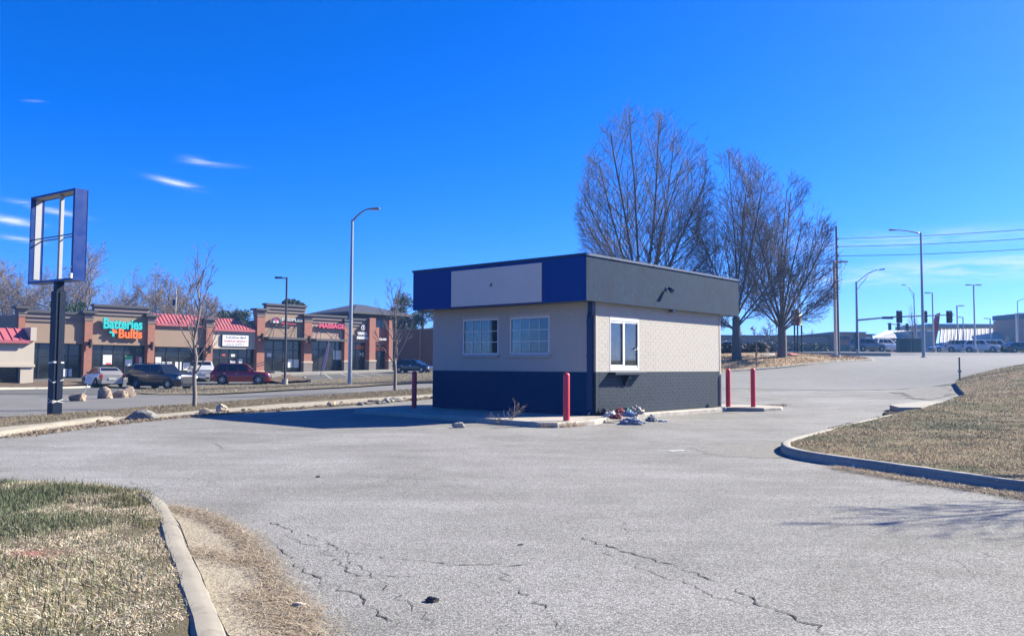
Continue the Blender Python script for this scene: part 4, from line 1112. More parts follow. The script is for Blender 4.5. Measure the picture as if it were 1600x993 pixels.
def letters(s, x0, x1, z0, z1, y, m, parent, split=True, extr=.1, bold=.02, side=None, name='letter', zcap=None):
    """s fitted into x0..x1, with z0..z1 as its lowest and highest point, facing -y"""
    vs, fs = text_mesh(s, 1.0, bold)
    ax = min(v[0] for v in vs); bx = max(v[0] for v in vs); ay = min(v[1] for v in vs); by = max(v[1] for v in vs)
    f = lambda v: (x0 + (v[0] - ax) / (bx - ax) * (x1 - x0), y - v[2] * extr, z0 + (v[1] - ay) / (by - ay) * (z1 - z0))
    if split:
        for isl_ in islands(vs, fs):
            idx = {}; b = MB(); nf = []
            for q in isl_:
                for i in q:
                    if i not in idx: idx[i] = len(idx)
                nf.append(tuple(idx[i] for i in q))
            b.add([f(vs[i]) for i in idx], nf); b.build(name, m, parent)
    else:
        b = MB(); b.add([f(v) for v in vs], fs); o = b.build('lettering', m, parent); tag(o, kind='stuff')
def wall_sign(name, label, px, py, y):
    t_ = T(px, y); z = Zm(px, py, y); o = MF.world((t_, y, z)); e = empty(name, o, MF.rz); tag(e, label, 'sign'); e['_t'] = t_; e['_z'] = z; return e
def rel(e, px0, px1, y): return T(px0, y) - e['_t'], T(px1, y) - e['_t']
def relz(e, px, py, y): return Zm(px, py, y) - e['_z']
M['teal_letter'] = pmat('teal_letters', (.02, .52, .50), .45, .05, 2); M['orange_letter'] = pmat('orange_letters', (.85, .17, .03), .45, .05, 2)
M['white_letter'] = pmat('white_letters', (.75, .76, .76), .45, .05, 2); M['pink_letter'] = pmat('pink_letters', (.62, .08, .16), .45, .05, 2); M['pale_letter'] = pmat('pale_letters', (.44, .50, .50), .45, .05, 2)
M['ink_navy'] = pmat('navy_ink', (.02, .03, .10), .7, .05, 2); M['ink_red'] = pmat('faded_red_ink', (.50, .16, .18), .7, .05, 2); M['ink_grey'] = pmat('faded_grey_ink', (.38, .36, .36), .7, .05, 2)
YS_ = -.27
sg = wall_sign('shop_sign', 'raised teal and orange letters reading Batteries + Bulbs on the brown parapet', 190, 520, YS_)
a, c = rel(sg, 159.5, 220.5, YS_); letters('Batteries', a, c, relz(sg, 190, 514.2, YS_), relz(sg, 190, 497.5, YS_), 0, M['teal_letter'], sg, bold=.035, extr=.09)
a, c = rel(sg, 183.5, 220.5, YS_); letters('Bulbs', a, c, relz(sg, 202, 528.5, YS_), relz(sg, 202, 513.8, YS_), 0, M['orange_letter'], sg, bold=.035, extr=.09)
a, c = rel(sg, 169, 181.5, YS_); zc_ = relz(sg, 175, 519.5, YS_); xc_ = (a + c) / 2; w_ = (c - a)
b = MB(); b.box(xc_ - .10, xc_ + .10, -.09, .09, zc_ + .02, zc_ + w_ * .5); b.build('plus_arm', M['orange_letter'], sg); b = MB(); b.box(xc_ + .102, xc_ + w_ * .5, -.09, .09, zc_ - .06, zc_ + .14); b.build('plus_arm', M['orange_letter'], sg)
b = MB(); b.box(xc_ - w_ * .5, xc_ - .102, -.09, .09, zc_ - .06, zc_ + .14); b.build('plus_arm', M['teal_letter'], sg); b = MB(); b.box(xc_ - .10, xc_ + .10, -.09, .09, zc_ - w_ * .5, zc_ + .015); b.build('plus_arm', M['teal_letter'], sg)
b = MB(); b.lathe([(.09, -.09), (.09, .09)], 10, (xc_ + w_ * .3, 0, zc_ + w_ * .28), 'y'); b.build('dot', M['orange_letter'], sg)
# market board
mb_ = wall_sign('market_sign_board', 'white board with Arabic heading and faded red and grey market lettering', 373, 532, -.1)
a, c = rel(mb_, 346.5, 387, -.1); z0, z1 = relz(mb_, 366, 540.5, -.1), relz(mb_, 366, 523.5, -.1)
b = MB(); b.box(a - .06, c + .06, -.05, .08, z0 - .06, z1 + .06); b.build('frame', M['bronze'], mb_); b = MB(); b.box(a, c, -.07, -.051, z0, z1); b.build('board', M['white_letter'], mb_)
W_ = c - a; H_ = z1 - z0
ar = '\uFEDB\uFE91 \uFEEE\uFE91\uFE8D \uFEE2\uFECC\uFEC4\uFEE3\uFEED \uFED5\uFE8D\uFEEE\uFEB3\uFE8D'
letters(ar, a + W_ * .12, c - W_ * .1, z0 + H_ * .62, z1 - H_ * .06, -.075, M['ink_navy'], mb_, split=False, extr=.004, bold=.02)
letters('BABEKER MARKET', a + W_ * .08, c - W_ * .06, z0 + H_ * .36, z0 + H_ * .56, -.075, M['ink_red'], mb_, split=False, extr=.004, bold=.01)
letters('HALAL SUPPLY', a + W_ * .14, c - W_ * .16, z0 + H_ * .08, z0 + H_ * .28, -.075, M['ink_grey'], mb_, split=False, extr=.004, bold=.01)
# emblem and pale letters
ps = wall_sign('shop_sign', 'white half-round emblem with red heart and pale letters beside the lamp post', 445, 500, YS_)
a, c = rel(ps, 421.5, 438, YS_); zc_ = relz(ps, 430, 504, YS_); r_ = (c - a) / 2; xc_ = (a + c) / 2
def halfdisc(r0, y0, y1, z=zc_): return [(xc_ + r0 * math.cos(math.pi * k / 16), z + r0 * .95 * math.sin(math.pi * k / 16)) for k in range(17)]
b = MB(); b.prism_y(halfdisc(r_, 0, 0), -.08, .08); b.build('emblem', M['white_letter'], ps)
for k in range(6):
    an = math.pi * (k + .5) / 6; b = MB(); b.lathe([(.16, -.01), (.16, .01)], 8, (xc_ + r_ * .80 * math.cos(an), -.09, zc_ + r_ * .76 * math.sin(an)), 'y'); b.build('emblem_tile', M['ink_navy'], ps)
b = MB(); hp = [(0, -.38), (.30, .02), (.33, .20), (.18, .30), (0, .18), (-.18, .30), (-.33, .20), (-.30, .02)]; b.prism_y([(xc_ + x * .85, zc_ + .34 + z * .85) for x, z in hp], -.10, -.081); b.build('heart', M['pink_letter'], ps)
a, c = rel(ps, 439, 471, YS_); letters('PEOPLES', a, c, relz(ps, 455, 502, YS_), relz(ps, 455, 497, YS_), 0, M['pale_letter'], ps, bold=.03, extr=.07)
a, c = rel(ps, 439, 461, YS_); letters('MTS Karaters', a, c, relz(ps, 450, 506.6, YS_), relz(ps, 450, 504, YS_), 0, M['pink_letter'], ps, split=False, bold=.02, extr=.05)
ms = wall_sign('shop_sign', 'pink raised capitals reading MASSAGE above a hung canopy', 517, 508, YS_)
a, c = rel(ms, 497.5, 537.3, YS_); letters('MASSAGE', a, c, relz(ms, 517, 513, YS_), relz(ms, 517, 505.3, YS_), 0, M['pink_letter'], ms, bold=.04, extr=.08)
vm = wall_sign('shop_sign', 'white stacked capitals reading VAPOR MAVEN under a round emblem', 565, 523, YS_)
a, c = rel(vm, 557.5, 573.3, YS_); letters('VAPOR', a, c, relz(vm, 565, 523.2, YS_), relz(vm, 565, 518.3, YS_), 0, M['white_letter'], vm, bold=.045, extr=.08); letters('MAVEN', a - .05, c + .1, relz(vm, 565, 530, YS_), relz(vm, 565, 525, YS_), 0, M['white_letter'], vm, bold=.045, extr=.08)
xc_ = rel(vm, 566.5, 567, YS_)[0]; zc_ = relz(vm, 566.5, 511.5, YS_)
b = MB(); b.lathe([(.30, -.08), (.30, .08)], 20, (xc_, 0, zc_), 'y'); b.build('emblem', M['white_letter'], vm); b = MB(); b.lathe([(.21, -.01), (.21, .01)], 20, (xc_, -.085, zc_), 'y'); b.build('emblem_disc', M['ink_navy'], vm); b = MB(); b.prism_y([(xc_ - .12, zc_ - .08), (xc_ + .12, zc_ - .08), (xc_, zc_ + .14)], -.11, -.096); b.build('emblem_mark', M['white_letter'], vm)
gs = wall_sign('shop_sign', 'small white capitals reading GLASS on brick behind the young tree', 597, 530, -.3)
a, c = rel(gs, 592, 603.5, -.3); letters('GLASS', a, c, relz(gs, 597, 531.5, -.3), relz(gs, 597, 528, -.3), 0, M['white_letter'], gs, bold=.03, extr=.06)

# ------------------------------------------------------------------ low shop block at the left edge
lc = at(52.5, 580, 60)
LF = Frame(lc.x, lc.y, MF.rz)
ls = empty('red_roofed_shop', (lc.x, lc.y, 0), MF.rz); tag(ls, 'low cream shop block with red metal mansard roof at the left edge', 'building')
def Zl(px, py, y=0.0): return LF.on_y(px, py, y)[1]
xl = -9.0; zz = [Zl(25, q) for q in (514, 532, 568.5, 572, 617)]
b = MB(); b.box(xl, 0, 0, 7, zz[3], zz[1]); b.build('upper_wall', M['stucco_cream'], ls)
b = MB(); b.box(xl, .05, -.10, .02, zz[3] - .05, zz[3] + .15); b.build('ledge', M['stucco_cream'], ls)
b = MB(); b.box(-.85, .0, .02, 7, -1.4, zz[3] - .002); b.build('corner_pier', M['stucco_cream'], ls)
b = MB(); b.box(xl, -.86, .5, 7, -1.4, zz[3] - .003); gb = b.build('storefront', M['bronze'], ls)
for k in range(4):
    for (q0, q1) in ((-1.2, .05), (.12, zz[3] - .55), (zz[3] - .48, zz[3] - .05)):
        b = MB(); b.box(xl + .1 + k * 2.0, xl + 2.0 + k * 2.0, .47, .498, q0, q1); b.build('pane', M['shop_glass'], gb)
b = MB(); b.add([(xl, -.3, zz[1] + .002), (-.4, -.3, zz[1] + .002), (-.4, 3, zz[1] + .002), (xl, 3, zz[1] + .002), (xl, 1.2, zz[0] + .1), (-.4, 1.2, zz[0] + .1), (-.4, 3, zz[0] + .1), (xl, 3, zz[0] + .1)], [(3, 2, 1, 0), (4, 5, 6, 7), (0, 1, 5, 4), (1, 2, 6, 5), (2, 3, 7, 6), (3, 0, 4, 7)])
rf = b.build('metal_roof', M['red_metal'], ls)
for k in range(17):
    x = xl + .25 + k * .52; bo = Vector((x, -.3, zz[1])); to = Vector((x, 1.2, zz[0] + .1)); up = Vector((0, -.04, .05)); q = MB(); dx = Vector((.03, 0, 0))
    q.hexa([bo - dx, bo + dx, to + dx, to - dx], [bo - dx + up, bo + dx + up, to + dx + up, to - dx + up]); q.build('seam', M['red_metal'], rf)
b = MB(); b.box(xl, -.4, -.36, -.302, zz[1] - .18, zz[1] + .03); b.build('eave_trim', M['red_metal'], rf)
b = MB(); b.box(-.39, .0, -.35, 3, zz[1] + .003, zz[0] + .15); b.build('parapet_end', M['stucco_cream'], ls)
b = MB(); b.box(-3.2, -3.05, -.2, -.0, zz[2] + 1.0, zz[2] + 1.2); b.build('wall_lamp', M['bronze'], ls)

# planting beds, kerbs of the mall lot
bed = [at(-20, 636, 52), at(40, 619, 55.5), at(100, 608, 58.5), at(150, 599, 62), at(166, 595, 65), at(150, 591, 68.5), at(100, 589, 69), at(50, 590, 64), at(-20, 600, 58)]
bedp = smooth_path([(p.x, p.y) for p in bed] + [(bed[0].x, bed[0].y)], 1)[:-1]
cxb = sum(p[0] for p in bedp) / len(bedp); cyb = sum(p[1] for p in bedp) / len(bedp)
sheet('planting_bed', bedp, .12, M['mulch'], .6, fn=lambda x, y: .22 * np.exp(-(((x - cxb) / 6) ** 2 + ((y - cyb) / 4) ** 2)) + .05 * vnoise(x, y, 8, 3))
kerb('kerb_planting_bed', smooth_path([(p.x, p.y) for p in bed[:6]], 1), .3, .16, M['kerb'], side=1, seg=3, seed=11)
bed2 = [at(404, 597, 74), at(440, 594.5, 73), at(486, 593.5, 75), at(478, 588, 80), at(440, 585, 84), at(410, 587, 82)]
sheet('planting_bed', [(p.x, p.y) for p in bed2], .12, M['mulch'], .6, fn=lambda x, y: .18 + .15 * vnoise(x, y, 8, 2))
kerb('kerb_planting_bed', [(p.x, p.y) for p in (bed2[4], bed2[3], bed2[2])], .25, .3, M['kerb'], side=-1, seg=3, seed=12)
# steps rail by the canopy shop
rp = at(425, 590, 80)
rl = empty('stair_rail', (rp.x, rp.y, tz(rp.x, rp.y)), MF.rz); tag(rl, 'thin dark stair handrails behind the bonnet of the red SUV', 'handrail')
for yy in (-.8, .8):
    b = MB(); b.tube([(-3.2, yy, .0), (-3.2, yy, 1.0), (.6, yy, 1.9), (.6, yy, .9)], .035, 6); b.build('rail', M['bronze'], rl)
b = MB()
for k in range(5): b.box(-3.0 + k * .7, -2.3 + k * .7 + .01, -.75, .75, -.4, .12 + k * .17)
b.build('steps', M['kerb'], rl)
# feather flag of the massage shop
fp = at(500.5, 586, 86)
fl = empty('feather_flag', (fp.x, fp.y, tz(fp.x, fp.y))); tag(fl, 'leaning pink feather flag on a pole before the massage shop', 'flag')
b = MB(); b.tube([(0, 0, 0), (.25, 0, 1.6), (.75, 0, 3.6)], [.03, .025, .015], 6); b.build('pole', M['bronze'], fl)
M['flag_pink'] = cloth_mat('pink_flag_cloth', (.50, .20, .30), (.62, .52, .58)); M['flag_red'] = cloth_mat('red_flag_cloth', (.40, .05, .07), (.20, .05, .10))
b = MB(); pr = [(.10, .55), (.42, .6), (.62, 1.6), (.86, 3.0), (.80, 3.6), (.70, 3.45), (.38, 2.2)]; b.prism_y(pr, -.012, .012); b.build('cloth', M['flag_pink'], fl)
# leaning white notice by the boulder
np_ = gp(127, 622)
nt = empty('notice_sign', np_, rot=(0, R(20), .3)); tag(nt, 'small blank white notice on a leaning white stake by the dark boulder', 'sign')
b = MB(); b.box(-.02, .02, -.02, .02, -.05, 1.05); b.build('stake', M['white_frame'], nt); b = MB(); b.box(-.16, .16, -.035, -.022, .72, 1.12); b.build('board', M['white_frame'], nt)
# parking stripes
for (p, q) in (((555, 585), (590, 592)), ((530, 584.5), (560, 592.5)), ((505, 584.5), (520, 590)), ((580, 584), (625, 591))):
    a = at(p[0], p[1], 92); c = at(q[0], q[1], 80); d = (c - a).xy.normalized(); nrm = Vector((-d.y, d.x)) * .06; b = MB()
    ps_ = [(a.x + nrm.x, a.y + nrm.y), (a.x - nrm.x, a.y - nrm.y)]
    n = 10; 
    for k in range(n + 1):
        x, y = a.x + (c.x - a.x) * k / n, a.y + (c.y - a.y) * k / n
        b.v += [(x + nrm.x, y + nrm.y, tz(x, y) + .03), (x - nrm.x, y - nrm.y, tz(x, y) + .03)]
    b.f = [(2 * i, 2 * i + 1, 2 * i + 3, 2 * i + 2) for i in range(n)]; b.m = [0] * n
    tag(b.build('parking_stripe', M['paint_white']), kind='structure')

# ================================================================== vehicles
def car_paint(name, c, metal=.35):
    t = NT(name); t.set('Base Color', t.mix(t.noise(1.5, 4), scl(c, .9), scl(c, 1.08))); t.set('Roughness', .28); t.set('Metallic', metal); t.set('Coat Weight', .8); t.set('Coat Roughness', .06); return t.mat
M['tyre'] = pmat('tyre_rubber', (.022, .022, .023), .85, .1, 5); M['rim'] = pmat('alloy_rim', (.50, .51, .53), .3, .1, 4, metal=.8); M['black_trim'] = pmat('black_plastic', (.015, .015, .017), .5, .1, 3)
M['car_glass'] = pmat('tinted_car_glass', (.010, .012, .014), .05, .1, 2, spec=.6); M['lamp_red'] = pmat('tail_lamp_red', (.35, .015, .02), .2, .1, 3); M['lamp_clear'] = pmat('head_lamp_clear', (.62, .64, .66), .12, .05, 3); M['chrome'] = pmat('chrome', (.6, .6, .6), .12, .05, 3, metal=1.0); M['plate'] = pmat('number_plate', (.6, .6, .55), .5, .1, 4)
def wheel_meshes(r, w, spokes=6):
    b = MB(); b.lathe([(r * .62, -w / 2), (r * .93, -w / 2), (r, -w * .33), (r, w * .33), (r * .93, w / 2), (r * .62, w / 2), (r * .58, w * .2), (r * .58, -w * .2)], 24, axis='y')
    tyre = b
    c = MB(); c.lathe([(r * .60, -w * .30), (r * .64, w * .42), (r * .57, w * .45), (r * .53, w * .18), (.01, w * .12)], 24, axis='y')
    for k in range(spokes):
        a = 2 * math.pi * k / spokes; d = Vector((math.cos(a), 0, math.sin(a))); s = Vector((-math.sin(a), 0, math.cos(a)))
        p = [d * r * .08 + s * r * .10, d * r * .58 + s * r * .06, d * r * .58 - s * r * .06, d * r * .08 - s * r * .10]
        c.add([Vector((q.x, -w * .16, q.z)) for q in p] + [Vector((q.x, -w * .40, q.z)) for q in p], [(0, 1, 2, 3), (7, 6, 5, 4), (0, 4, 5, 1), (1, 5, 6, 2), (2, 6, 7, 3), (3, 7, 4, 0)])
    c.lathe([(r * .14, -w * .1), (r * .14, w * .44), (.01, w * .44)], 12, axis='y')
    return tyre, c
def make_car(name, label, cat, paint, loc, heading, L, W, H, prof, cab, wr=.34, wb=(.19, .81), belt=None, group=None, roof_rails=False, detail=True, scale=1.0):
    """prof: (f, ztop) of bonnet/belt/boot line from rear f=0 to nose f=1; cab: rear-base, rear-top, front-top, front-base fractions; x is forward"""
    root = empty(name, loc, heading); tag(root, label, cat, group)
    gc = H * .115
    st = []
    n = 26
    def ztop(f):
        for (a, za), (c, zc) in zip(prof[:-1], prof[1:]):
            if a <= f <= c: return za + (zc - za) * (f - a) / max(1e-6, c - a)
        return prof[-1][1]
    fs_ = sorted({k / n for k in range(n + 1)} | {p[0] for p in prof})
    b = MB(); m = 14
    for f in fs_:
        e = min(f, 1 - f)
        wx = W / 2 * (1 - .20 * max(0, 1 - e / .09) ** 2 - .03 * max(0, 1 - e / .25))
        zb_ = gc + .12 * H * max(0, 1 - e / .07) ** 1.5
        zt_ = ztop(f) - .02 * H * max(0, 1 - e / .02)
        zm = gc + (zt_ - gc) * .55
        half = [(.55 * wx, zb_), (.93 * wx, zb_ + .02), (.985 * wx, zb_ + (zt_ - zb_) * .22), (wx, zm), (.985 * wx, zt_ - (zt_ - zb_) * .18), (.93 * wx, zt_ - .03), (.70 * wx, zt_ + .012)]
        ring = [(x_, y_) for x_, y_ in half] + [(-x_, y_) for x_, y_ in reversed(half)]
        xx = (f - .5) * L
        b.v += [(xx, -y_, z_) for y_, z_ in ring]
    k_ = len(fs_)
    for i in range(k_ - 1):
        for j in range(m): b.f.append((i * m + j, i * m + (j + 1) % m, (i + 1) * m + (j + 1) % m, (i + 1) * m + j)[::-1]); b.m.append(0)
    b.f += [tuple(range(m)), tuple((k_ - 1) * m + j for j in range(m - 1, -1, -1))]; b.m += [0, 0]
    b.f = [f[::-1] for f in b.f]
    body = b.build('body', paint, root, smooth=R(32))
    # cabin
    rb_, rt, ft, fb = [(q - .5) * L for q in cab]
    zbl = belt or ztop((cab[0] + cab[3]) / 2); zr_ = H - .03
    w0, w1 = W / 2 * .925, W / 2 * .72
    def zt_at(x): return ztop(x / L + .5) - .02
    B = [Vector((rb_, -w0, zt_at(rb_))), Vector((fb, -w0, zt_at(fb))), Vector((fb, w0, zt_at(fb))), Vector((rb_, w0, zt_at(rb_)))]
    Tp = [Vector((rt, -w1, zr_)), Vector((ft, -w1, zr_)), Vector((ft, w1, zr_)), Vector((rt, w1, zr_))]
    b = MB(); b.hexa(B, Tp); cb = b.build('cabin', paint, root, bevel=.05, bseg=2, smooth=R(40))
    xm = (rt + ft) / 2
    b = MB(); b.hexa([Vector((rt, -w1 * .93, zr_ - .005)), Vector((ft, -w1 * .93, zr_ - .005)), Vector((ft, w1 * .93, zr_ - .005)), Vector((rt, w1 * .93, zr_ - .005))], [Vector((rt + .1, -w1 * .8, H)), Vector((ft - .1, -w1 * .8, H)), Vector((ft - .1, w1 * .8, H)), Vector((rt + .1, w1 * .8, H))]); b.build('roof', paint, root, smooth=R(40))
    def pane(nm, c0, c1, c2, c3, u0, u1, v0, v1):
        f_ = lambda u, v: c0.lerp(c1, u).lerp(c3.lerp(c2, u), v)
        q = [f_(u0, v0), f_(u1, v0), f_(u1, v1), f_(u0, v1)]; nn = (q[1] - q[0]).cross(q[3] - q[0]).normalized()
        b = MB(); b.hexa([p - nn * .02 for p in q], [p + nn * .006 for p in q]); return b.build(nm, M['car_glass'], root)
    # windscreens (seen from outside, counter-clockwise)
    pane('windscreen', B[1], B[2], Tp[2], Tp[1], .07, .93, .08, .92); pane('rear_window', B[3], B[0], Tp[0], Tp[3], .09, .91, .14 if cab[0] > .05 else .45, .9)
    nW = 3 if cab[0] < .1 else 2
    lim = [.10, .36, .64, .90] if nW == 3 else [.13, .50, .90]
    for k in range(nW):
        u0, u1 = lim[k] + .012, lim[k + 1] - .012
        pane('side_window', B[0], B[1], Tp[1], Tp[0], u0, u1, .12, .90)
        pane('side_window', B[2], B[3], Tp[3], Tp[2], 1 - u1, 1 - u0, .12, .90)
    ty, rm = wheel_meshes(wr, .23)
    for i, f in enumerate(wb):
        for s in (-1, 1):
            x = (f - .5) * L; yy = s * (W / 2 - .075)
            ar = MB(); ar.lathe([(wr * 1.14, -.06), (wr * 1.14, .038)], 24, axis='y'); a_ = ar.build('wheel_arch', M['black_trim'], root, loc=(x, s * (W / 2 - .028) + (.05 if s < 0 else 0) , wr + .01), rot=(0, 0, 0 if s < 0 else math.pi))
            a_.location.y = s * (W / 2 - .035)
            w = ty.build('wheel', M['tyre'], root, smooth=R(40), loc=(x, yy, wr), rot=(0, 0, 0 if s < 0 else math.pi))
            r_ = rm.build('rim', M['rim'], w, smooth=R(40))
    # lamps, bumpers, plates, mirrors
    zf_ = ztop(.97); zr2 = ztop(.03)
    for s in (-1, 1):
        b = MB(); b.box(L / 2 - .22, L / 2 - .015, s * W / 2 * .86 - .14, s * W / 2 * .86 + .12, zf_ - .30, zf_ - .10); h = b.build('headlight', M['lamp_clear'], root, bevel=.03)
        b = MB(); b.box(-L / 2 + .0, -L / 2 + .20, s * W / 2 * .84 - .13, s * W / 2 * .84 + .12, zr2 - .36, zr2 - .10); b.build('tail_light', M['lamp_red'], root, bevel=.03)
        b = MB(); xa = (cab[3] - .5) * L - .45; b.box(xa - .09, xa + .09, s * (W / 2 + .02) - .09, s * (W / 2 + .02) + .09, zbl + .02, zbl + .17); b.build('mirror', paint, root, bevel=.03)
        for xh in (xm - .55, xm + .45):
            b = MB(); b.box(xh - .09, xh + .09, s * (W / 2 - .012) - .012, s * (W / 2 - .012) + .015, zbl - .20, zbl - .165); b.build('door_handle', M['chrome'], root)
    b = MB(); b.box(L / 2 - .10, L / 2 + .012, -W * .30, W * .30, gc + .20, zf_ - .14); b.build('grille', M['black_trim'], root, bevel=.02)
    b = MB(); b.box(L / 2 - .12, L / 2 + .03, -W * .42, W * .42, gc + .02, gc + .18); b.build('front_bumper', paint, root, bevel=.03)
    b = MB(); b.box(-L / 2 - .03, -L / 2 + .12, -W * .42, W * .42, gc + .04, gc + .26); b.build('rear_bumper', paint, root, bevel=.03)
    b = MB(); b.box(-L / 2 - .045, -L / 2 - .0, -.26, .26, gc + .34, gc + .48); b.build('number_plate', M['plate'], root)
    if roof_rails:
        for s in (-1, 1):
            b = MB(); b.tube([(rt + .15, s * w1 * .86, H - .02), (rt + .3, s * w1 * .86, H + .06), (ft - .3, s * w1 * .86, H + .06), (ft - .15, s * w1 * .86, H - .02)], .02, 6); b.build('roof_rail', M['black_trim'], root)
    return root
SEDAN = [(0, .92), (.03, 1.0), (.18, 1.02), (.3, .97), (.66, .95), (.74, .94), (.9, .82), (.97, .72), (1, .62)]
SUVP = [(0, 1.02), (.02, 1.12), (.5, 1.12), (.70, 1.12), (.76, 1.10), (.93, 1.02), (.98, .92), (1, .80)]
BIGP = [(0, 1.10), (.02, 1.20), (.5, 1.20), (.70, 1.20), (.76, 1.19), (.95, 1.14), (.985, 1.05), (1, .90)]
VANP = [(0, 1.00), (.02, 1.08), (.5, 1.06), (.76, 1.02), (.84, .98), (.95, .84), (1, .70)]
def park(px, py, Y): p = at(px, py, Y); return (p.x, p.y, tz(p.x, p.y) + .02)
P_silver = car_paint('silver_champagne_paint', (.40, .375, .34)); P_black = car_paint('black_blue_paint', (.010, .013, .020), .1); P_white = car_paint('white_paint', (.62, .63, .64), 0); P_red = car_paint('deep_red_paint', (.30, .008, .022), .25); P_blue = car_paint('dark_blue_paint', (.018, .028, .060), .3); P_pale = car_paint('pale_blue_paint', (.36, .46, .54), .3); P_grey = car_paint('grey_paint', (.12, .125, .13), .4)
fac = MF.rz
make_car('sedan', 'champagne silver sedan seen from behind, parked before the lamp shop', 'car', P_silver, park(160, 599, 64), R(132), 4.75, 1.83, 1.44, SEDAN, (.05, .22, .56, .74), .33)
make_car('black_suv', 'large black SUV with bright grille parked left of the young tree', 'suv', P_black, park(252, 607.5, 63.5), R(-22), 5.2, 2.0, 1.89, BIGP, (.02, .08, .60, .72), .40, (.20, .80), roof_rails=True)
make_car('minivan', 'white minivan seen from behind between the black and red SUVs', 'minivan', P_white, park(312, 601, 77), R(118), 4.9, 1.95, 1.75, VANP, (.02, .10, .62, .86), .34)
make_car('red_suv', 'dark red SUV parked nose right before the market', 'suv', P_red, park(377, 599, 73), R(12), 4.95, 1.96, 1.80, SUVP, (.02, .12, .58, .73), .40, (.20, .80), roof_rails=True)
make_car('blue_hatchback', 'dark blue sedan parked far off between the young tree and the kiosk', 'car', P_blue, park(646, 580.5, 94), R(-18), 4.4, 1.8, 1.45, SEDAN, (.03, .22, .58, .80), .33)
# across the cross street on the right
make_car('pale_blue_car', 'pale blue car half hidden behind the kiosk corner and a maple trunk', 'car', P_pale, park(1134, 556, 88), R(170), 4.6, 1.8, 1.45, SEDAN, (.05, .22, .56, .74), .33)
def park2(px, Y): d = ray(px, 550); k = Y / d.y; x = d.x * k; return (x, Y, tz(x, Y) + .05)
far = [('suv', 1356, 112, P_grey, 'grey SUV, leftmost of the vehicles under the signal arm', 15), ('suv', 1383, 114, P_white, 'white SUV under the signal arm beside the grey SUV', 20), ('car', 1408, 116, P_blue, 'dark blue car right of the white SUV under the signal arm', 10),
       ('car', 1476, 126, P_pale, 'pale car parked left of the row of white SUVs', 185), ('suv', 1506, 120, P_white, 'white SUV, left one of three on the far right lot', -35), ('suv', 1534, 118, P_white, 'white SUV, middle one of three on the far right lot', -35), ('suv', 1562, 118, P_white, 'white SUV, right one of three on the far right lot', -35), ('car', 1594, 116, P_black, 'dark car cut off at the right edge of the picture', 5)]
for (k, px, Y, pt, lb, hd) in far:
    if k == 'suv': make_car('parked_suv', lb, 'suv', pt, park2(px, Y), R(hd), 4.7, 1.9, 1.75, SUVP, (.02, .12, .58, .73), .37, group='vehicles on the far right lots')
    else: make_car('parked_car', lb, 'car', pt, park2(px, Y), R(hd), 4.6, 1.8, 1.45, SEDAN, (.05, .22, .56, .74), .33, group='vehicles on the far right lots')

# ================================================================== lamps, poles, signals
M['galv'] = pmat('galvanised_steel', (.33, .35, .37), .45, .12, 2, metal=.6); M['dark_steel'] = pmat('dark_bronze_steel', (.030, .032, .038), .5, .1, 2); M['pale_steel'] = pmat('pale_painted_steel', (.62, .60, .54), .5, .08, 2); M['wood_pole'] = pmat('tarred_wood', (.15, .13, .12), .9, .2, 2); M['lens'] = pmat('lamp_lens', (.6, .62, .62), .3, .05, 3)
def cobra_lamp(name, label, base, h, arm, rise, m, r0=.11, az=0.0, truss=False):
    """street lamp: tapered post, curved arm, cobra head; az is the direction of the arm"""
    e = empty(name, base, az); tag(e, label, 'street lamp')
    b = MB(); b.lathe([(r0 * 2.0, -.3), (r0 * 2.0, .05), (r0 * 1.1, .08)], 12); b.build('base', M['kerb'], e, smooth=R(40))
    b = MB(); b.tube([(0, 0, .0), (0, 0, h * .5), (0, 0, h)], [r0, r0 * .8, r0 * .58], 12); b.build('post', m, e, smooth=R(40))
    b = MB(); n = 8
    pts = [(arm * k / n, 0, h - .1 + rise * math.sin(math.pi / 2 * k / n)) for k in range(n + 1)]
    b.tube(pts, [r0 * .5 - r0 * .2 * k / n for k in range(n + 1)], 8); b.build('arm', m, e, smooth=True)
    if truss: b = MB(); b.tube([(0, 0, h - .1 - rise * .7), (arm * .25, 0, h - .1), (arm * .6, 0, h - .1 + rise * .72)], r0 * .28, 6); b.build('brace', m, e, smooth=True)
    hx, hz = arm, h - .1 + rise
    b = MB(); b.hexa([(hx - .12, -.07, hz - .05), (hx + .62, -.15, hz - .03), (hx + .62, .15, hz - .03), (hx - .12, .07, hz - .05)], [(hx - .12, -.05, hz + .05), (hx + .55, -.10, hz + .10), (hx + .55, .10, hz + .10), (hx - .12, .05, hz + .05)]); hd = b.build('lamp_head', m, e, bevel=.02)
    b = MB(); b.box(hx + .15, hx + .52, -.10, .10, hz - .08, hz - .045); b.build('lens', M['lens'], hd)
    return e
def shoebox(name, label, base, h, m, heads, r0=.09, az=0.0, pad=.5):
    e = empty(name, base, az); tag(e, label, 'lamp post', None)
    b = MB(); b.lathe([(r0 * 2.6, -.4), (r0 * 2.6, pad)], 14); b.build('concrete_base', M['kerb'], e, smooth=R(40))
    b = MB(); b.tube([(0, 0, pad * .9), (0, 0, h)], [r0, r0 * .85], 8); b.build('post', m, e, smooth=R(50))
    for s in heads:
        b = MB(); b.box(min(0, s * .35), max(0, s * .35), -.04, .04, h - .12, h - .04); x0, x1 = sorted((s * .35, s * 1.0)); b.hexa([(x0, -.17, h - .12), (x1, -.17, h - .10), (x1, .17, h - .10), (x0, .17, h - .12)], [(x0, -.15, h + .04), (x1, -.13, h + .02), (x1, .13, h + .02), (x0, .15, h + .04)])
        b.build('lamp_head', m, e)
    return e
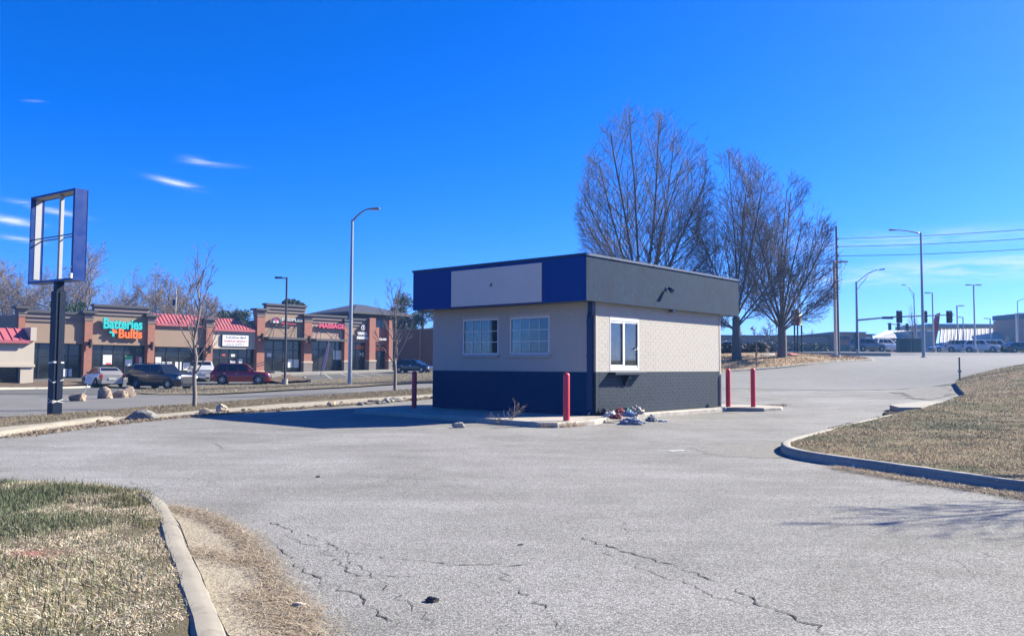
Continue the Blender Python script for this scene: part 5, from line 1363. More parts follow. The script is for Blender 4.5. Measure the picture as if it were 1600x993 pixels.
def base_at(px, py, Y): p = at(px, py, Y); return Vector((p.x, p.y, tz(p.x, p.y)))
def hgt(px, py_top, Y, base): return at(px, py_top, Y).z - base.z
bp = base_at(546.5, 600, 50); cobra_lamp('street_lamp', 'tall grey street lamp with curved arm before the vape shop', bp, hgt(547, 343, 50, bp), 1.05, .75, M['galv'], .13)
bp = base_at(445, 596, 72); shoebox('parking_lamp', 'dark parking lot lamp post on a concrete base before the canopy shop', bp, hgt(447, 433, 72, bp), M['dark_steel'], (-1,), .10)
bp = base_at(1306, 558, 64); shoebox('parking_lamp', 'pale painted parking lot lamp at the tip of the tree lawn', bp, hgt(1308, 408, 64, bp), M['pale_steel'], (1,), .13, pad=.25)
bp = base_at(1443, 549, 74); cobra_lamp('street_lamp', 'tallest street lamp on the right with its arm reaching left', bp, hgt(1438, 363, 74, bp), 2.2, .3, M['galv'], .14, math.pi)
bp = base_at(1430, 549, 150); cobra_lamp('street_lamp', 'distant street lamp with slanting arm behind the bare columnar tree', bp, hgt(1434, 458, 150, bp), 1.5, 1.6, M['galv'], .14, math.pi, True)
for (px, pt, Y, hd, m, lb) in ((1459, 457, 115, (-1,), 'pale_steel', 'pale lot lamp just left of the red feather flag'), (1497, 477, 120, (1,), 'pale_steel', 'pale lot lamp left of the double lamp'), (1524, 444.5, 110, (-1, 1), 'pale_steel', 'pale lot lamp with two heads by the white SUVs'),
                               (1506, 495, 150, (-1,), 'galv', 'short distant lot lamp behind the left white SUV'), (1548.5, 497, 150, (-1,), 'galv', 'short distant lot lamp behind the right white SUV'), (1589, 489, 120, (1,), 'pale_steel', 'pale lot lamp at the right edge before the dark car')):
    bp = base_at(px, 551, Y); shoebox('parking_lamp', lb, bp, hgt(px, pt, Y, bp), M[m], hd, .12)
bp = base_at(1592, 551, 140); cobra_lamp('street_lamp', 'thin distant street lamp at the right edge, arm pointing right', bp, hgt(1592, 470, 140, bp), 2.0, .6, M['galv'], .10)
# signal mast with lamp
def signal_head(parent, x, z, n=3, y=-.1, back=True):
    b = MB(); b.box(x - .17, x + .17, y - .12, y + .12, z - .18 * n, z + .18 * n); h = b.build('signal_head', M['dark_steel'], parent, bevel=.02)
    if back: b = MB(); b.box(x - .34, x + .34, y + .125, y + .14, z - .18 * n - .16, z + .18 * n + .16); b.build('back_plate', M['dark_steel'], h)
    for k in range(n):
        zz_ = z + (n - 1 - 2 * k) * .18; b = MB(); b.lathe([(.135, .0), (.145, .26), (.12, .26), (.11, .02)], 12, (x, y - .12, zz_), 'y'); b.build('visor', M['dark_steel'], h)
bp = base_at(1340, 551, 95)
sm = empty('signal_mast', bp); tag(sm, 'traffic signal mast with long arm and a lamp on top', 'traffic signal')
H_ = hgt(1340, 440, 95, bp)
b = MB(); b.tube([(0, 0, -.2), (0, 0, H_)], [.17, .11], 12); b.build('post', M['galv'], sm, smooth=R(40))
xe = at(1490, 492, 95).x - bp.x; z0_ = hgt(1340, 500, 95, bp); z1_ = hgt(1485, 491.5, 95, bp)
b = MB(); b.tube([(0, -.1, z0_), (xe * .35, -.1, z0_ + (z1_ - z0_) * .55), (xe, -.1, z1_)], [.12, .095, .06], 10); b.build('mast_arm', M['galv'], sm, smooth=R(40))
for px in (1404, 1443, 1482): x = at(px, 497, 95).x - bp.x; signal_head(sm, x, hgt(px, 495, 95, bp), 3, -.3)
x0, x1 = at(1377, 497, 95).x - bp.x, at(1394, 497, 95).x - bp.x; b = MB(); b.box(x0, x1, -.25, -.22, hgt(1385, 498.5, 95, bp), hgt(1385, 494.5, 95, bp)); b.build('street_name_plate', M['dark_steel'], sm)
ax = at(1380, 421, 95).x - bp.x; b = MB(); zt_ = H_ - .1; zt2_ = hgt(1380, 421, 95, bp); b.tube([(0, 0, zt_), (ax * .45, 0, zt_ + (zt2_ - zt_) * .72), (ax * .75, 0, zt2_ - .05), (ax * .9, 0, zt2_)], .045, 8); b.build('lamp_arm', M['galv'], sm, smooth=True)
b = MB(); b.tube([(0, 0, zt_ - .9), (ax * .2, 0, zt_ - .1), (ax * .55, 0, zt_ + (zt2_ - zt_) * .78)], .035, 6); b.build('brace', M['galv'], sm, smooth=True)
b = MB(); b.hexa([(ax * .86, -.1, zt2_ - .07), (ax * 1.05, -.14, zt2_ - .02), (ax * 1.05, .14, zt2_ - .02), (ax * .86, .1, zt2_ - .07)], [(ax * .86, -.08, zt2_ + .06), (ax * 1.05, -.1, zt2_ + .12), (ax * 1.05, .1, zt2_ + .12), (ax * .86, .08, zt2_ + .06)]); b.build('lamp_head', M['galv'], sm)
b = MB(); b.box(-.30, -.02, -.2, .1, hgt(1337, 545, 95, bp), hgt(1337, 519, 95, bp)); b.build('control_box', M['dark_steel'], sm)
bp = base_at(1432, 551, 125); s2m = empty('signal_mast', bp); tag(s2m, 'farther traffic signal mast whose arm reaches left over the junction', 'traffic signal')
b = MB(); b.tube([(0, 0, -.2), (0, 0, hgt(1432, 505, 125, bp))], [.16, .12], 10); b.build('post', M['galv'], s2m, smooth=R(40))
xe = at(1386, 505, 125).x - bp.x; b = MB(); b.tube([(0, 0, hgt(1430, 511, 125, bp)), (xe, 0, hgt(1386, 505, 125, bp))], [.10, .06], 8); b.build('mast_arm', M['galv'], s2m, smooth=R(40))
for (px, py) in ((1389, 510), (1402.5, 510.5), (1416, 511)): signal_head(s2m, at(px, py, 125).x - bp.x, hgt(px, py, 125, bp), 3, -.2, False)
# utility pole and wires
bp = base_at(1310, 553, 92); uh = hgt(1311, 353, 92, bp)
up_ = empty('utility_pole', bp); tag(up_, 'tall dark utility pole behind the pale lamp, carrying three wires', 'utility pole')
b = MB(); b.tube([(0, 0, -.3), (0, 0, uh)], [.16, .11], 12); b.build('post', M['wood_pole'], up_, smooth=R(40))
wz = [hgt(1311, q, 92, bp) for q in (374, 386.5, 401)]
for z in wz: b = MB(); b.lathe([(.05, 0), (.07, .12), (.03, .28)], 8, (.2, 0, z - .02)); b.tube([(0, 0, z - .02), (.2, 0, z - .02)], .03, 6); b.build('insulator', M['galv'], up_)
bp2 = base_at(2000, 553, 70); up2 = empty('utility_pole', bp2); tag(up2, 'second utility pole beyond the right edge carrying the three wires', 'utility pole')
b = MB(); b.tube([(0, 0, -.3), (0, 0, uh)], [.16, .11], 12); b.build('post', M['wood_pole'], up2, smooth=R(40))
for i, z in enumerate(wz):
    A = bp + Vector((.2, 0, z + .1)); C = bp2 + Vector((0, 0, z + .1)); b = MB(); n = 24
    b.tube([tuple(A.lerp(C, k / n) - Vector((0, 0, 1)) * 1.1 * 4 * (k / n) * (1 - k / n) * .5) for k in range(n + 1)], .03, 5)
    tag(b.build('overhead_wire', M['dark_steel']), ('highest', 'middle', 'lowest')[i] + ' of the three overhead wires running right from the utility pole', 'wire', 'overhead wires')
# two-panel sign on posts by the maples
bp = base_at(1247, 555, 73); e = empty('panel_sign', bp, 0); tag(e, 'sign of two panels set in a V on thin posts behind the maples', 'sign')
for (px) in (1241.5, 1246.3, 1252.5): x = at(px, 520, 73).x - bp.x; b = MB(); b.tube([(x, 0, -.2), (x, 0, hgt(px, 508, 73, bp))], .07, 8); b.build('post', M['dark_steel'], e)
def panel(p0, p1, py0, py1, dy, m, nm='panel'): x0, x1 = at(p0, 500, 73).x - bp.x, at(p1, 500, 73).x - bp.x; z1, z0 = hgt(p0, py0, 73, bp), hgt(p0, py1, 73, bp); b = MB(); b.hexa([(x0, dy[0], z0), (x1, dy[1], z0), (x1, dy[1] + .15, z0), (x0, dy[0] + .15, z0)], [(x0, dy[0], z1), (x1, dy[1], z1), (x1, dy[1] + .15, z1), (x0, dy[0] + .15, z1)]); return b.build(nm, m, e)
panel(1240.5, 1247.8, 483.5, 508, (.6, -.1), M['navy_trim']); pp = panel(1248, 1256.5, 484.5, 508.5, (-.1, .6), M['poster_w'])
panel(1248.3, 1252, 494, 508, (-.12, .2), M['poster_r'], 'panel_print'); panel(1252, 1256.2, 497, 508, (.2, .58), M['poster_g'], 'panel_print')
# marker posts
for (px, pt, pb, Y, lb) in ((1182, 537, 572, 56.5, 'thin dark metal stake on the tree lawn'), (1500, 558, 605, 43.6, 'thin dark metal stake by the driveway on the right lawn')):
    bp = base_at(px, pb, Y); e = empty('marker_stake', bp); tag(e, lb, 'stake')
    b = MB(); b.tube([(0, 0, -.1), (.0, 0, hgt(px, pt, Y, bp))], .045, 6); b.build('post', M['wood_pole'], e)
    b = MB(); b.box(-.07, .07, -.05, .05, hgt(px, (pt + pb) / 2, Y, bp), hgt(px, (pt + pb) / 2, Y, bp) + .12); b.build('clip', M['galv'], e)
# red feather flag, cabinets, small sign
bp = base_at(1458, 549, 118); e = empty('feather_flag', bp); tag(e, 'tall dark red feather flag among the lamps on the right', 'flag')
x0 = at(1457, 500, 118).x - bp.x; k = 118 / FPX
b = MB(); pr = [((px - 1458) * k, hgt(1458, py, 118, bp)) for px, py in ((1456.5, 539), (1462, 538), (1467, 515), (1470.5, 488), (1463, 491), (1458.5, 505))]; b.prism_y(pr, -.03, .03); b.build('cloth', M['flag_red'], e); b = MB(); b.tube([(-.12, 0, 0), (-.12, 0, hgt(1458, 515, 118, bp)), (.7, 0, hgt(1458, 489, 118, bp))], .04, 6); b.build('pole', M['galv'], e)
M['cab_green'] = pmat('green_cabinet', (.06, .11, .09), .5, .1, 2); M['cab_dark'] = pmat('dark_cabinet', (.018, .045, .05), .5, .1, 2)
for (a, c, t0_, t1_, Y, m, lb) in ((1403, 1421, 528, 547, 103, 'cab_dark', 'dark green utility cabinet beside the junction'), (1422, 1438, 528, 546, 104, 'cab_green', 'lighter green utility cabinet right of the dark one')):
    bp = base_at((a + c) / 2, t1_, Y); w_ = (c - a) * Y / FPX; h_ = hgt((a + c) / 2, t0_, Y, bp); e = empty('utility_cabinet', bp); tag(e, lb, 'cabinet')
    b = MB(); b.box(-w_ / 2, w_ / 2, -.5, .5, -.2, h_); b.build('housing', M[m], e, bevel=.03); b = MB(); b.box(-w_ / 2 + .1, -.02, -.53, -.501, .2, h_ - .15); b.build('door', M[m], e); b = MB(); b.box(.02, w_ / 2 - .1, -.53, -.501, .2, h_ - .15); b.build('door', M[m], e)
bp = base_at(1443, 549, 100); e = empty('road_sign', bp); tag(e, 'small pale rectangular road sign seen from behind by the cabinets', 'sign'); b = MB(); b.tube([(.2, 0, 0), (.2, 0, hgt(1443, 516, 100, bp))], .04, 6); b.build('post', M['galv'], e); b = MB(); b.box(-.35, .45, -.06, -.045, hgt(1443, 526, 100, bp), hgt(1443, 515, 100, bp)); b.build('plate', M['galv'], e)

# ================================================================== low buildings on the right
M['tan_wall'] = pmat('tan_masonry', (.30, .25, .215), .9, .08, .5); M['pink_brick'] = pmat('pale_red_brick', (.34, .19, .155), .9, .1, .6); M['seam_roof'] = pmat('pale_seam_roof', (.42, .40, .36), .5, .08, .4); M['blue_roof'] = pmat('grey_blue_roof', (.17, .21, .24), .5, .06, .4); M['dark_grey_wall'] = pmat('grey_wall', (.13, .13, .14), .9, .1, .5)  # plain far walls share one even dark grey
def bld(name, label, Y, rz=0):
    e = empty(name, (0, Y, 0), rz); tag(e, label, 'building'); return e
def fb(e, px0, px1, py0, py1, Y, dy0, dy1, m, nm, zb=None):
    p, q = at(px0, py0, Y), at(px1, py1, Y); z0 = q.z if zb is None else zb; b = MB(); b.box(p.x, q.x, dy0, dy1, z0, p.z); return b.build(nm, m, e)
Y = 150; e = bld('low_tan_building', 'long low tan building with brick entrance behind the maples', Y)
fb(e, 1060, 1296, 524, 560, Y, 0, 20, M['tan_wall'], 'wall'); fb(e, 1296, 1350, 519.5, 560, Y, -1, 18, M['tan_wall'], 'wall'); fb(e, 1295.5, 1350.5, 518.6, 519.4, Y, -1.4, 19, M['cornice'], 'coping'); fb(e, 1059, 1295.4, 522.9, 523.9, Y, -.3, 20, M['cornice'], 'coping')
fb(e, 1298, 1303, 525, 560, Y, -1.5, -1.01, M['pink_brick'], 'brick_pier'); fb(e, 1330, 1338, 523, 560, Y, -1.8, -1.01, M['pink_brick'], 'brick_pier'); fb(e, 1132, 1136, 530, 560, Y, -.3, -.01, M['pink_brick'], 'brick_pier')
pf = [at(px, py, Y - 1.8) for px, py in ((1303.5, 560), (1329.5, 560), (1329.5, 537), (1326, 533.5), (1320, 531.5), (1313, 531.5), (1307, 533.5), (1303.5, 537))]
b = MB(); b.prism_y([(p.x, p.z) for p in pf], -1.8, -1.05); b.build('entrance_arch', M['pink_brick'], e)
for k in range(5): fb(e, 1306 + k * 4.6, 1309.4 + k * 4.6, 525.5, 530, Y - 1.1, -1.1, -1.01, M['shop_glass'], 'window')
fb(e, 1307, 1327, 539, 560, Y - 1.9, -1.9, -1.81, M['shop_glass'], 'door')
Y = 160; e = bld('garage_building', 'low pinkish building with three pale bays under the signal arm', Y)
fb(e, 1341, 1364, 523.5, 560, Y, 0, 12, M['tan_wall'], 'wall'); fb(e, 1340, 1366, 521.5, 523.4, Y, -.6, 12, M['cornice'], 'coping'); fb(e, 1364.2, 1398, 531.2, 560, Y, -.5, 12, M['pink_brick'], 'wall'); fb(e, 1362, 1400, 528, 531, Y, -1.2, 12, M['cornice'], 'eave')
for a, c in ((1344, 1361), (1366, 1377.5), (1381, 1395)): fb(e, a, c, 533 if a > 1350 else 526, 560, Y - .6, -.62, -.51, M['poster_w'] if a < 1350 else M['tan_wall'], 'bay_panel')
Y = 185; e = bld('seam_roof_building', 'wide building with pale seamed metal roof behind the lamps', Y)
def roof(pxs, m, nm, y0, y1): b = MB(); P = [at(px, py, Y + yy) for px, py, yy in pxs]; b.v = [(p.x, p.y - Y, p.z) for p in P] + [(p.x, p.y - Y + .3, p.z - .15) for p in P]; n = len(P); b.f = [tuple(range(n)), tuple(range(2 * n - 1, n - 1, -1))] + [((i + 1) % n, i, n + i, n + (i + 1) % n) for i in range(n)]; b.m = [0] * len(b.f); return b.build(nm, m, e)
r1 = roof([(1360, 529, 0), (1425, 535, 0), (1432, 516.5, 12), (1385, 516.5, 12)], M['seam_roof'], 'roof', 0, 1); r2 = roof([(1468, 535, 0), (1595, 531, 0), (1595, 512, 12), (1470, 514.5, 12)], M['seam_roof'], 'roof', 0, 1)
for k in range(22):
    f = k / 21; a = at(1469 + 124 * f, 534.8 - 3.8 * f, Y - .12); c = at(1471 + 122 * f, 514.4 - 2.2 * f, Y + 11.9); b = MB(); b.tube([(a.x, a.y - Y, a.z), (c.x, c.y - Y, c.z)], .09, 4); b.build('seam', M['seam_roof'], r2)
for k in range(10):
    f = k / 9; a = at(1362 + 61 * f, 529.2 + 5.6 * f, Y - .12); c = at(1386 + 45 * f, 516.5, Y + 11.9); b = MB(); b.tube([(a.x, a.y - Y, a.z), (c.x, c.y - Y, c.z)], .09, 4); b.build('seam', M['seam_roof'], r1)
fb(e, 1450, 1600, 505.5, 512, Y + 13, 13, 30, M['blue_roof'], 'upper_roof'); fb(e, 1360, 1425, 535.5, 560, Y, .5, 14, M['dark_grey_wall'], 'wall'); fb(e, 1466, 1597, 536, 560, Y, .5, 14, M['dark_grey_wall'], 'wall'); fb(e, 1426, 1465.8, 516, 560, Y, 1.5, 14, M['blue_roof'], 'end_wall'); fb(e, 1597.2, 1640, 497, 560, Y - 3, -3, 8, M['pink_brick'], 'brick_tower'); fb(e, 1595.5, 1642, 489, 496.6, Y - 3, -4, 8, M['navy_trim'], 'tower_cap')
# far left roof behind the low shop
Y = 95; e = bld('rear_flat_building', 'plain grey building end just showing behind the low red-roofed shop', Y); fb(e, -60, 24, 497, 560, Y, 0, 8, M['dark_grey_wall'], 'wall'); fb(e, -62, 26, 494.5, 496.8, Y, -.3, 8.3, M['cap_dark'], 'coping')
# flag pole behind the mall
bp = base_at(273, 540, 118); e = empty('flag_pole', bp); tag(e, 'thin white flag pole rising behind the red mansard roof', 'flag pole'); b = MB(); b.tube([(0, 0, 0), (0, 0, hgt(273, 451, 118, bp))], .07, 8); b.build('pole', M['pale_steel'], e); b = MB(); zf0 = hgt(273, 477, 118, bp); b.prism_y([(-.5, zf0), (-.08, zf0), (-.08, zf0 + .9), (-.45, zf0 + .8)], -.02, .02); b.build('flag_cloth', M['navy_trim'], e)
# litter under the maples
for (px, py, c, lb) in ((1222, 557.5, 'red', 'red litter strewn at the foot of the right maple'), (1236, 557, 'red', 'red litter right of the right maple trunk'), (1202, 556, 'white', 'pale litter between the two maple trunks')):
    p = base_at(px, py, 63); o = blob(int(px), (.7, .3, .14), sub=2, rough=.6).build('litter_scrap', M['poster_r'] if c == 'red' else M['poster_w'], loc=(p.x, p.y, p.z + .13)); tag(o, lb, 'litter')

# ================================================================== bare trees
def bark_mat(name, base):
    t = NT(name); n = t.noise(6, 5, .7, vec=t.stretch(3, 3, .6)); t.set('Base Color', t.mix(t.rng(n, .3, .7), scl(base, .6), scl(base, 1.35))); t.set('Roughness', .9); t.bump(n, .5, .02); return t.mat
M['bark'] = bark_mat('grey_brown_bark', (.13, .122, .125)); M['twig'] = pmat('reddish_twigs', (.135, .118, .135), .8, .2, 2); M['bark_young'] = bark_mat('smooth_young_bark', (.21, .18, .155)); M['bark_far'] = bark_mat('far_bark', (.14, .115, .105)); M['twig_far'] = pmat('far_twigs', (.21, .165, .145), .8, .2, 2)
class Tree:
    """builds limbs (thick) and twigs (thin) as tapering tubes"""
    def __init__(s, seed): s.r = random.Random(seed); s.limb = ([], []); s.twig = ([], [])
    def tube(s, pts, r0, r1, n, tgt):
        vs, fs = tgt; o = len(vs); m = len(pts); ref = Vector((.31, .77, .55))
        for i, p in enumerate(pts):
            d = pts[min(i + 1, m - 1)] - pts[max(i - 1, 0)]
            a = d.cross(ref)
            if a.length < 1e-6: a = d.orthogonal()
            a.normalize(); b = d.cross(a).normalized(); rr = r0 + (r1 - r0) * i / (m - 1)
            for k in range(n):
                t = 6.28318 * k / n; q = p + (a * math.cos(t) + b * math.sin(t)) * rr; vs.append((q.x, q.y, q.z))
        for i in range(m - 1):
            for k in range(n): fs.append((o + i * n + k, o + i * n + (k + 1) % n, o + (i + 1) * n + (k + 1) % n, o + (i + 1) * n + k))
    def grow(s, p, d, L, rad, lvl, P):
        r = s.r; seg = P['seg'][lvl]; pts = [p.copy()]; d = d.normalized(); dirs = [d.copy()]
        for i in range(seg):
            d = d + Vector((r.gauss(0, 1), r.gauss(0, 1), r.gauss(0, 1))) * P['wig'][lvl] + Vector((0, 0, P['up'][lvl])); d.normalize()
            q_ = p + d * (L / seg)
            if P.get('env') and i > 0 and not P['env'](q_, r.gauss(1.0, .10)): break
            p = q_; pts.append(p.copy()); dirs.append(d.copy())
        seg = len(pts) - 1
        last = lvl >= P['levels'] - 1
        tip = rad * (.30 if not last else .5)
        s.tube(pts, rad, max(tip, P['rmin']), (8, 6, 4, 3, 3)[lvl], s.limb if lvl <= P['limb_lvl'] else s.twig)
        if last: return
        n = P['kids'][lvl]; n = max(1, int(round(n * r.uniform(.8, 1.2))))
        for k in range(n):
            f = P['from'][lvl] + (1 - P['from'][lvl]) * ((k + r.random()) / n)
            x = f * seg; i = min(int(x), seg - 1); q = pts[i].lerp(pts[i + 1], x - i); dd = dirs[i + 1]
            a = dd.orthogonal().normalized(); b = dd.cross(a); th = P['_th'] = (P.get('_th', 0) + 2.4 + r.gauss(0, .35)); side = a * math.cos(th) + b * math.sin(th)
            ang = R(r.gauss(P['ang'][lvl], P['angv'])); nd = dd * math.cos(ang) + side * math.sin(ang)
            l = L * P['len'][lvl] * (1 - P['tap'][lvl] * f) * r.uniform(.75, 1.2)
            rr = (rad + (tip - rad) * f) * P['rk'][lvl]
            s.grow(q, nd, l, max(rr, P['rmin']), lvl + 1, P)
        # leader carries on
        if P.get('cont', 0) and lvl > 0: s.grow(pts[-1], dirs[-1], L * .45, tip, lvl + 1, P)
    def build(s, name, label, base, mats, group=None, rz=0, sc=(1, 1, 1)):
        e = empty(name, base, rz); e.scale = sc; tag(e, label, 'tree', group)
        for nm, (vs, fs), m in (('trunk', s.limb, mats[0]), ('crown', s.twig, mats[1])):
            if not vs: continue
            me = bpy.data.meshes.new(nm); me.from_pydata(vs, [], fs); me.materials.append(m); me.polygons.foreach_set('use_smooth', [True] * len(fs)); me.update()
            o = bpy.data.objects.new(nm, me); col.objects.link(o); o.parent = e
        return e
def maple(seed, H, trunk_h, rad, rx, zc=.60, off=0.0, nl=17, kid=18):
    """ovate maple: many rising leaders, fine straight twigs that end at the crown's outline"""
    t = Tree(seed); r = t.r; zc = H * zc
    def env(p, k=1.0):
        rz_ = (H - zc) if p.z > zc else (zc - trunk_h * .55)
        return ((p.x - off) ** 2 + p.y ** 2) / rx ** 2 + ((p.z - zc) / rz_) ** 2 < k
    P = dict(levels=5, seg=[6, 12, 7, 5, 3], wig=[.02, .028, .045, .06, .08], up=[.0, .018, .035, .03, .02], kids=[0, kid, 7, 3], ang=[35, 33, 35, 37], angv=7, len=[1, .33, .46, .55], tap=[.3, .35, .35, .4], rk=[.5, .42, .5, .7], rmin=.0092, limb_lvl=1, env=env, **{'from': [0, .24, .18, .15]})
    top = Vector((0, 0, trunk_h)); pts = [Vector((0, 0, -.3)), Vector((0, 0, .15)), Vector((.03, 0, trunk_h * .5)), top]
    t.tube([pts[0], pts[1]], rad * 1.6, rad * 1.15, 12, t.limb); t.tube(pts[1:], rad * 1.15, rad * .9, 12, t.limb)
    for k in range(nl):
        th = 2.4 * k + r.gauss(0, .2); f = ((k * 5) % nl) / (nl - 1)
        inc = R(5 + 56 * f); h0 = trunk_h * (1.05 - .40 * f * r.random())
        d = Vector((math.cos(th) * math.sin(inc), math.sin(th) * math.sin(inc), math.cos(inc)))
        L = (H - h0) * 1.15
        t.grow(Vector((0, 0, h0)) + Vector((d.x, d.y, 0)) * rad * .35, d, L, rad * r.uniform(.22, .32), 1, dict(P))
    return t
def b2(px, py, Y): p = at(px, py, Y); return Vector((p.x, p.y, tz(p.x, p.y)))
k_ = 62 / FPX
bp = b2(1008, 557, 62); H1 = at(1020, 163, 62).z - bp.z
maple(101, H1, 3.4, .42, 112 * k_, .57, 0.1, 19).build('maple_tree', 'tallest bare maple rising behind the kiosk roof', bp, (M['bark'], M['twig']), 'bare maples on the tree lawn')
bp = b2(1151, 557, 61); H2 = at(1160, 232, 61).z - bp.z
maple(202, H2, 3.2, .31, 82 * k_, .55, .2, 16).build('maple_tree', 'middle bare maple at the right end of the kiosk', bp, (M['bark'], M['twig']), 'bare maples on the tree lawn', rz=1.0)
bp = b2(1222, 555, 62); H3 = at(1235, 268, 62).z - bp.z
maple(303, H3, 2.4, .31, 86 * k_, .50, .3, 17).build('maple_tree', 'rightmost bare maple beside the two-panel sign', bp, (M['bark'], M['twig']), 'bare maples on the tree lawn')
# the tree beyond the right edge whose branches shade the asphalt
bp = Vector((13.9, 13.1, .15)); maple(404, 7.6, 2.2, .12, 2.3, .6, 0, 6, 5).build('maple_tree', 'bare tree just right of the frame shading the asphalt', bp, (M['bark'], M['twig']), 'bare maples on the tree lawn')
# young street trees
def young(seed, H, rad):
    t = Tree(seed); r = t.r
    P = dict(levels=4, seg=[8, 6, 4, 3], wig=[.012, .03, .06, .08], up=[0, .10, .08, .05], kids=[0, 5, 3], ang=[30, 28, 34], angv=7, len=[1, .40, .5], tap=[.3, .5, .4], rk=[.5, .45, .6], rmin=.0075, limb_lvl=0, **{'from': [0, .3, .2]})
    pts = [Vector((r.gauss(0, .012) * k, r.gauss(0, .012) * k, -.2 + (H * .80 + .2) * k / 8)) for k in range(9)]
    t.tube(pts, rad, rad * .22, 8, t.limb)
    n = 17
    for k in range(n):
        f = .26 + .62 * k / n; x = f * 8; i = min(int(x), 7); q = pts[i].lerp(pts[i + 1], x - i); th = 2.4 * k + r.gauss(0, .3); inc = R(40 - 24 * (k / n)); d = Vector((math.cos(th) * math.sin(inc), math.sin(th) * math.sin(inc), math.cos(inc)))
        t.grow(q, d, H * r.uniform(.26, .40) * (1.05 - .35 * k / n), rad * (.36 - .2 * k / n), 1, dict(P))
    return t
bp = gp(303.5, 636); young(11, at(310, 368, bp.y).z - bp.z, .085).build('young_tree', 'slender bare young tree standing before the red SUV', bp, (M['bark_young'], M['twig']), 'young street trees')
bp = gp(617, 611); young(12, at(612, 415, bp.y).z - bp.z, .085).build('young_tree', 'slender bare young tree left of the kiosk, before the vape shop', bp, (M['bark_young'], M['twig']), 'young street trees', rz=1.2)
# old spreading trees behind the mall
def oak(seed, H, rad, spread=1.0, dens=1.0):
    t = Tree(seed); r = t.r
    P = dict(levels=5, seg=[5, 7, 6, 4, 3], wig=[.05, .16, .18, .18, .16], up=[.0, .05, .05, .05, .04], kids=[0, int(8 * dens), 6, 5], ang=[35, 42, 42, 42], angv=12, len=[1, .50, .52, .5], tap=[.3, .45, .4, .4], rk=[.5, .5, .5, .6], rmin=.019, limb_lvl=2, **{'from': [0, .2, .2, .15]}, cont=1)
    zc = H * .58; rx = H * .42 * spread; P['env'] = lambda p, k=1.0: (p.x ** 2 + p.y ** 2) / rx ** 2 + ((p.z - zc) / ((H - zc) if p.z > zc else zc * .8)) ** 2 < k
    th_ = H * .22; pts = [Vector((0, 0, -.3)), Vector((.1, 0, th_ * .5)), Vector((.0, .1, th_))]; t.tube(pts, rad * 1.2, rad * .85, 10, t.limb)
    n = 6
    for k in range(n):
        th = 2.4 * k + r.gauss(0, .3); inc = R((15 + 45 * (k % 3) / 2) * spread); d = Vector((math.cos(th) * math.sin(inc), math.sin(th) * math.sin(inc), math.cos(inc))); t.grow(pts[-1] - Vector((0, 0, .3 * k * th_ / n)), d, H * r.uniform(.48, .62), rad * r.uniform(.45, .6), 1, dict(P))
    return t
oaks = [(-10, 405, 118, .36, 1.0, 'bare tree cut by the left edge above the red-roofed shop'), (95, 420, 150, .32, 1.0, 'bare tree close behind the pylon post'), (245, 425, 155, .3, 1.0, 'bare tree half hidden between the lamp shop and the flag pole'), (300, 440, 140, .28, .9, 'bare tree behind the young tree crown left of the market'), (18, 398, 128, .42, 1.0, 'bare spreading tree at the far left edge behind the red-roofed shop'), (68, 392, 140, .40, 1.0, 'bare tree showing through the empty sign frame'), (128, 372, 122, .48, 1.15, 'large gnarled bare tree right of the pylon sign, behind the lamp shop'), (218, 412, 140, .40, 1.0, 'bare rounded tree behind the lamp shop parapet right end'), (270, 408, 132, .36, .9, 'bare tree by the flag pole behind the red mansard'), (330, 452, 150, .3, .9, 'low bare treetop behind the mall left of the evergreens'), (178, 428, 165, .34, 1.0, 'faint bare tree filling the gap behind the mall parapet')]
for i, (px, pt, Y, rad, sp, lb) in enumerate(oaks):
    bp = b2(px, 560, Y); h = at(px, pt, Y).z - bp.z; oak(500 + i * 7, h, rad * .75, sp, 1.7).build('oak_tree', lb, bp, (M['bark_far'], M['twig_far']), 'bare trees behind the mall', rz=i * 1.3)
for i, (px, pt, Y, rad, lb) in enumerate(((1195, 497, 150, .2, 'small bare tree seen low between the two maple trunks'), (1268, 512, 200, .2, 'faint far bare tree behind the low tan building'), (1150, 515, 190, .2, 'faint far bare treetop right of the kiosk'))):
    bp = b2(px, 552, Y); oak(700 + i, (at(px, pt, Y).z - bp.z), rad, 1.0, .7).build('oak_tree', lb, bp, (M['bark_far'], M['twig_far']), 'far bare trees on the right')
# columnar bare tree by the junction
bp = b2(1427, 550, 135); t = young(31, at(1427, 472, 135).z - bp.z, .16); t.build('columnar_tree', 'narrow bare columnar tree by the signals on the right', bp, (M['bark_far'], M['twig_far']), sc=(.8, .8, 1))
for i, (px, Y) in enumerate(((1490, 165), (1535, 165), (1575, 165))):
    bp = b2(px, 552, Y); young(61 + i, at(px, 519, Y).z - bp.z, .10).build('young_tree', ('small bare tree behind the left white SUV', 'small bare tree behind the middle white SUV', 'small bare tree near the right edge before the seamed roof')[i], bp, (M['bark_far'], M['twig_far']), 'small trees on the far lot')

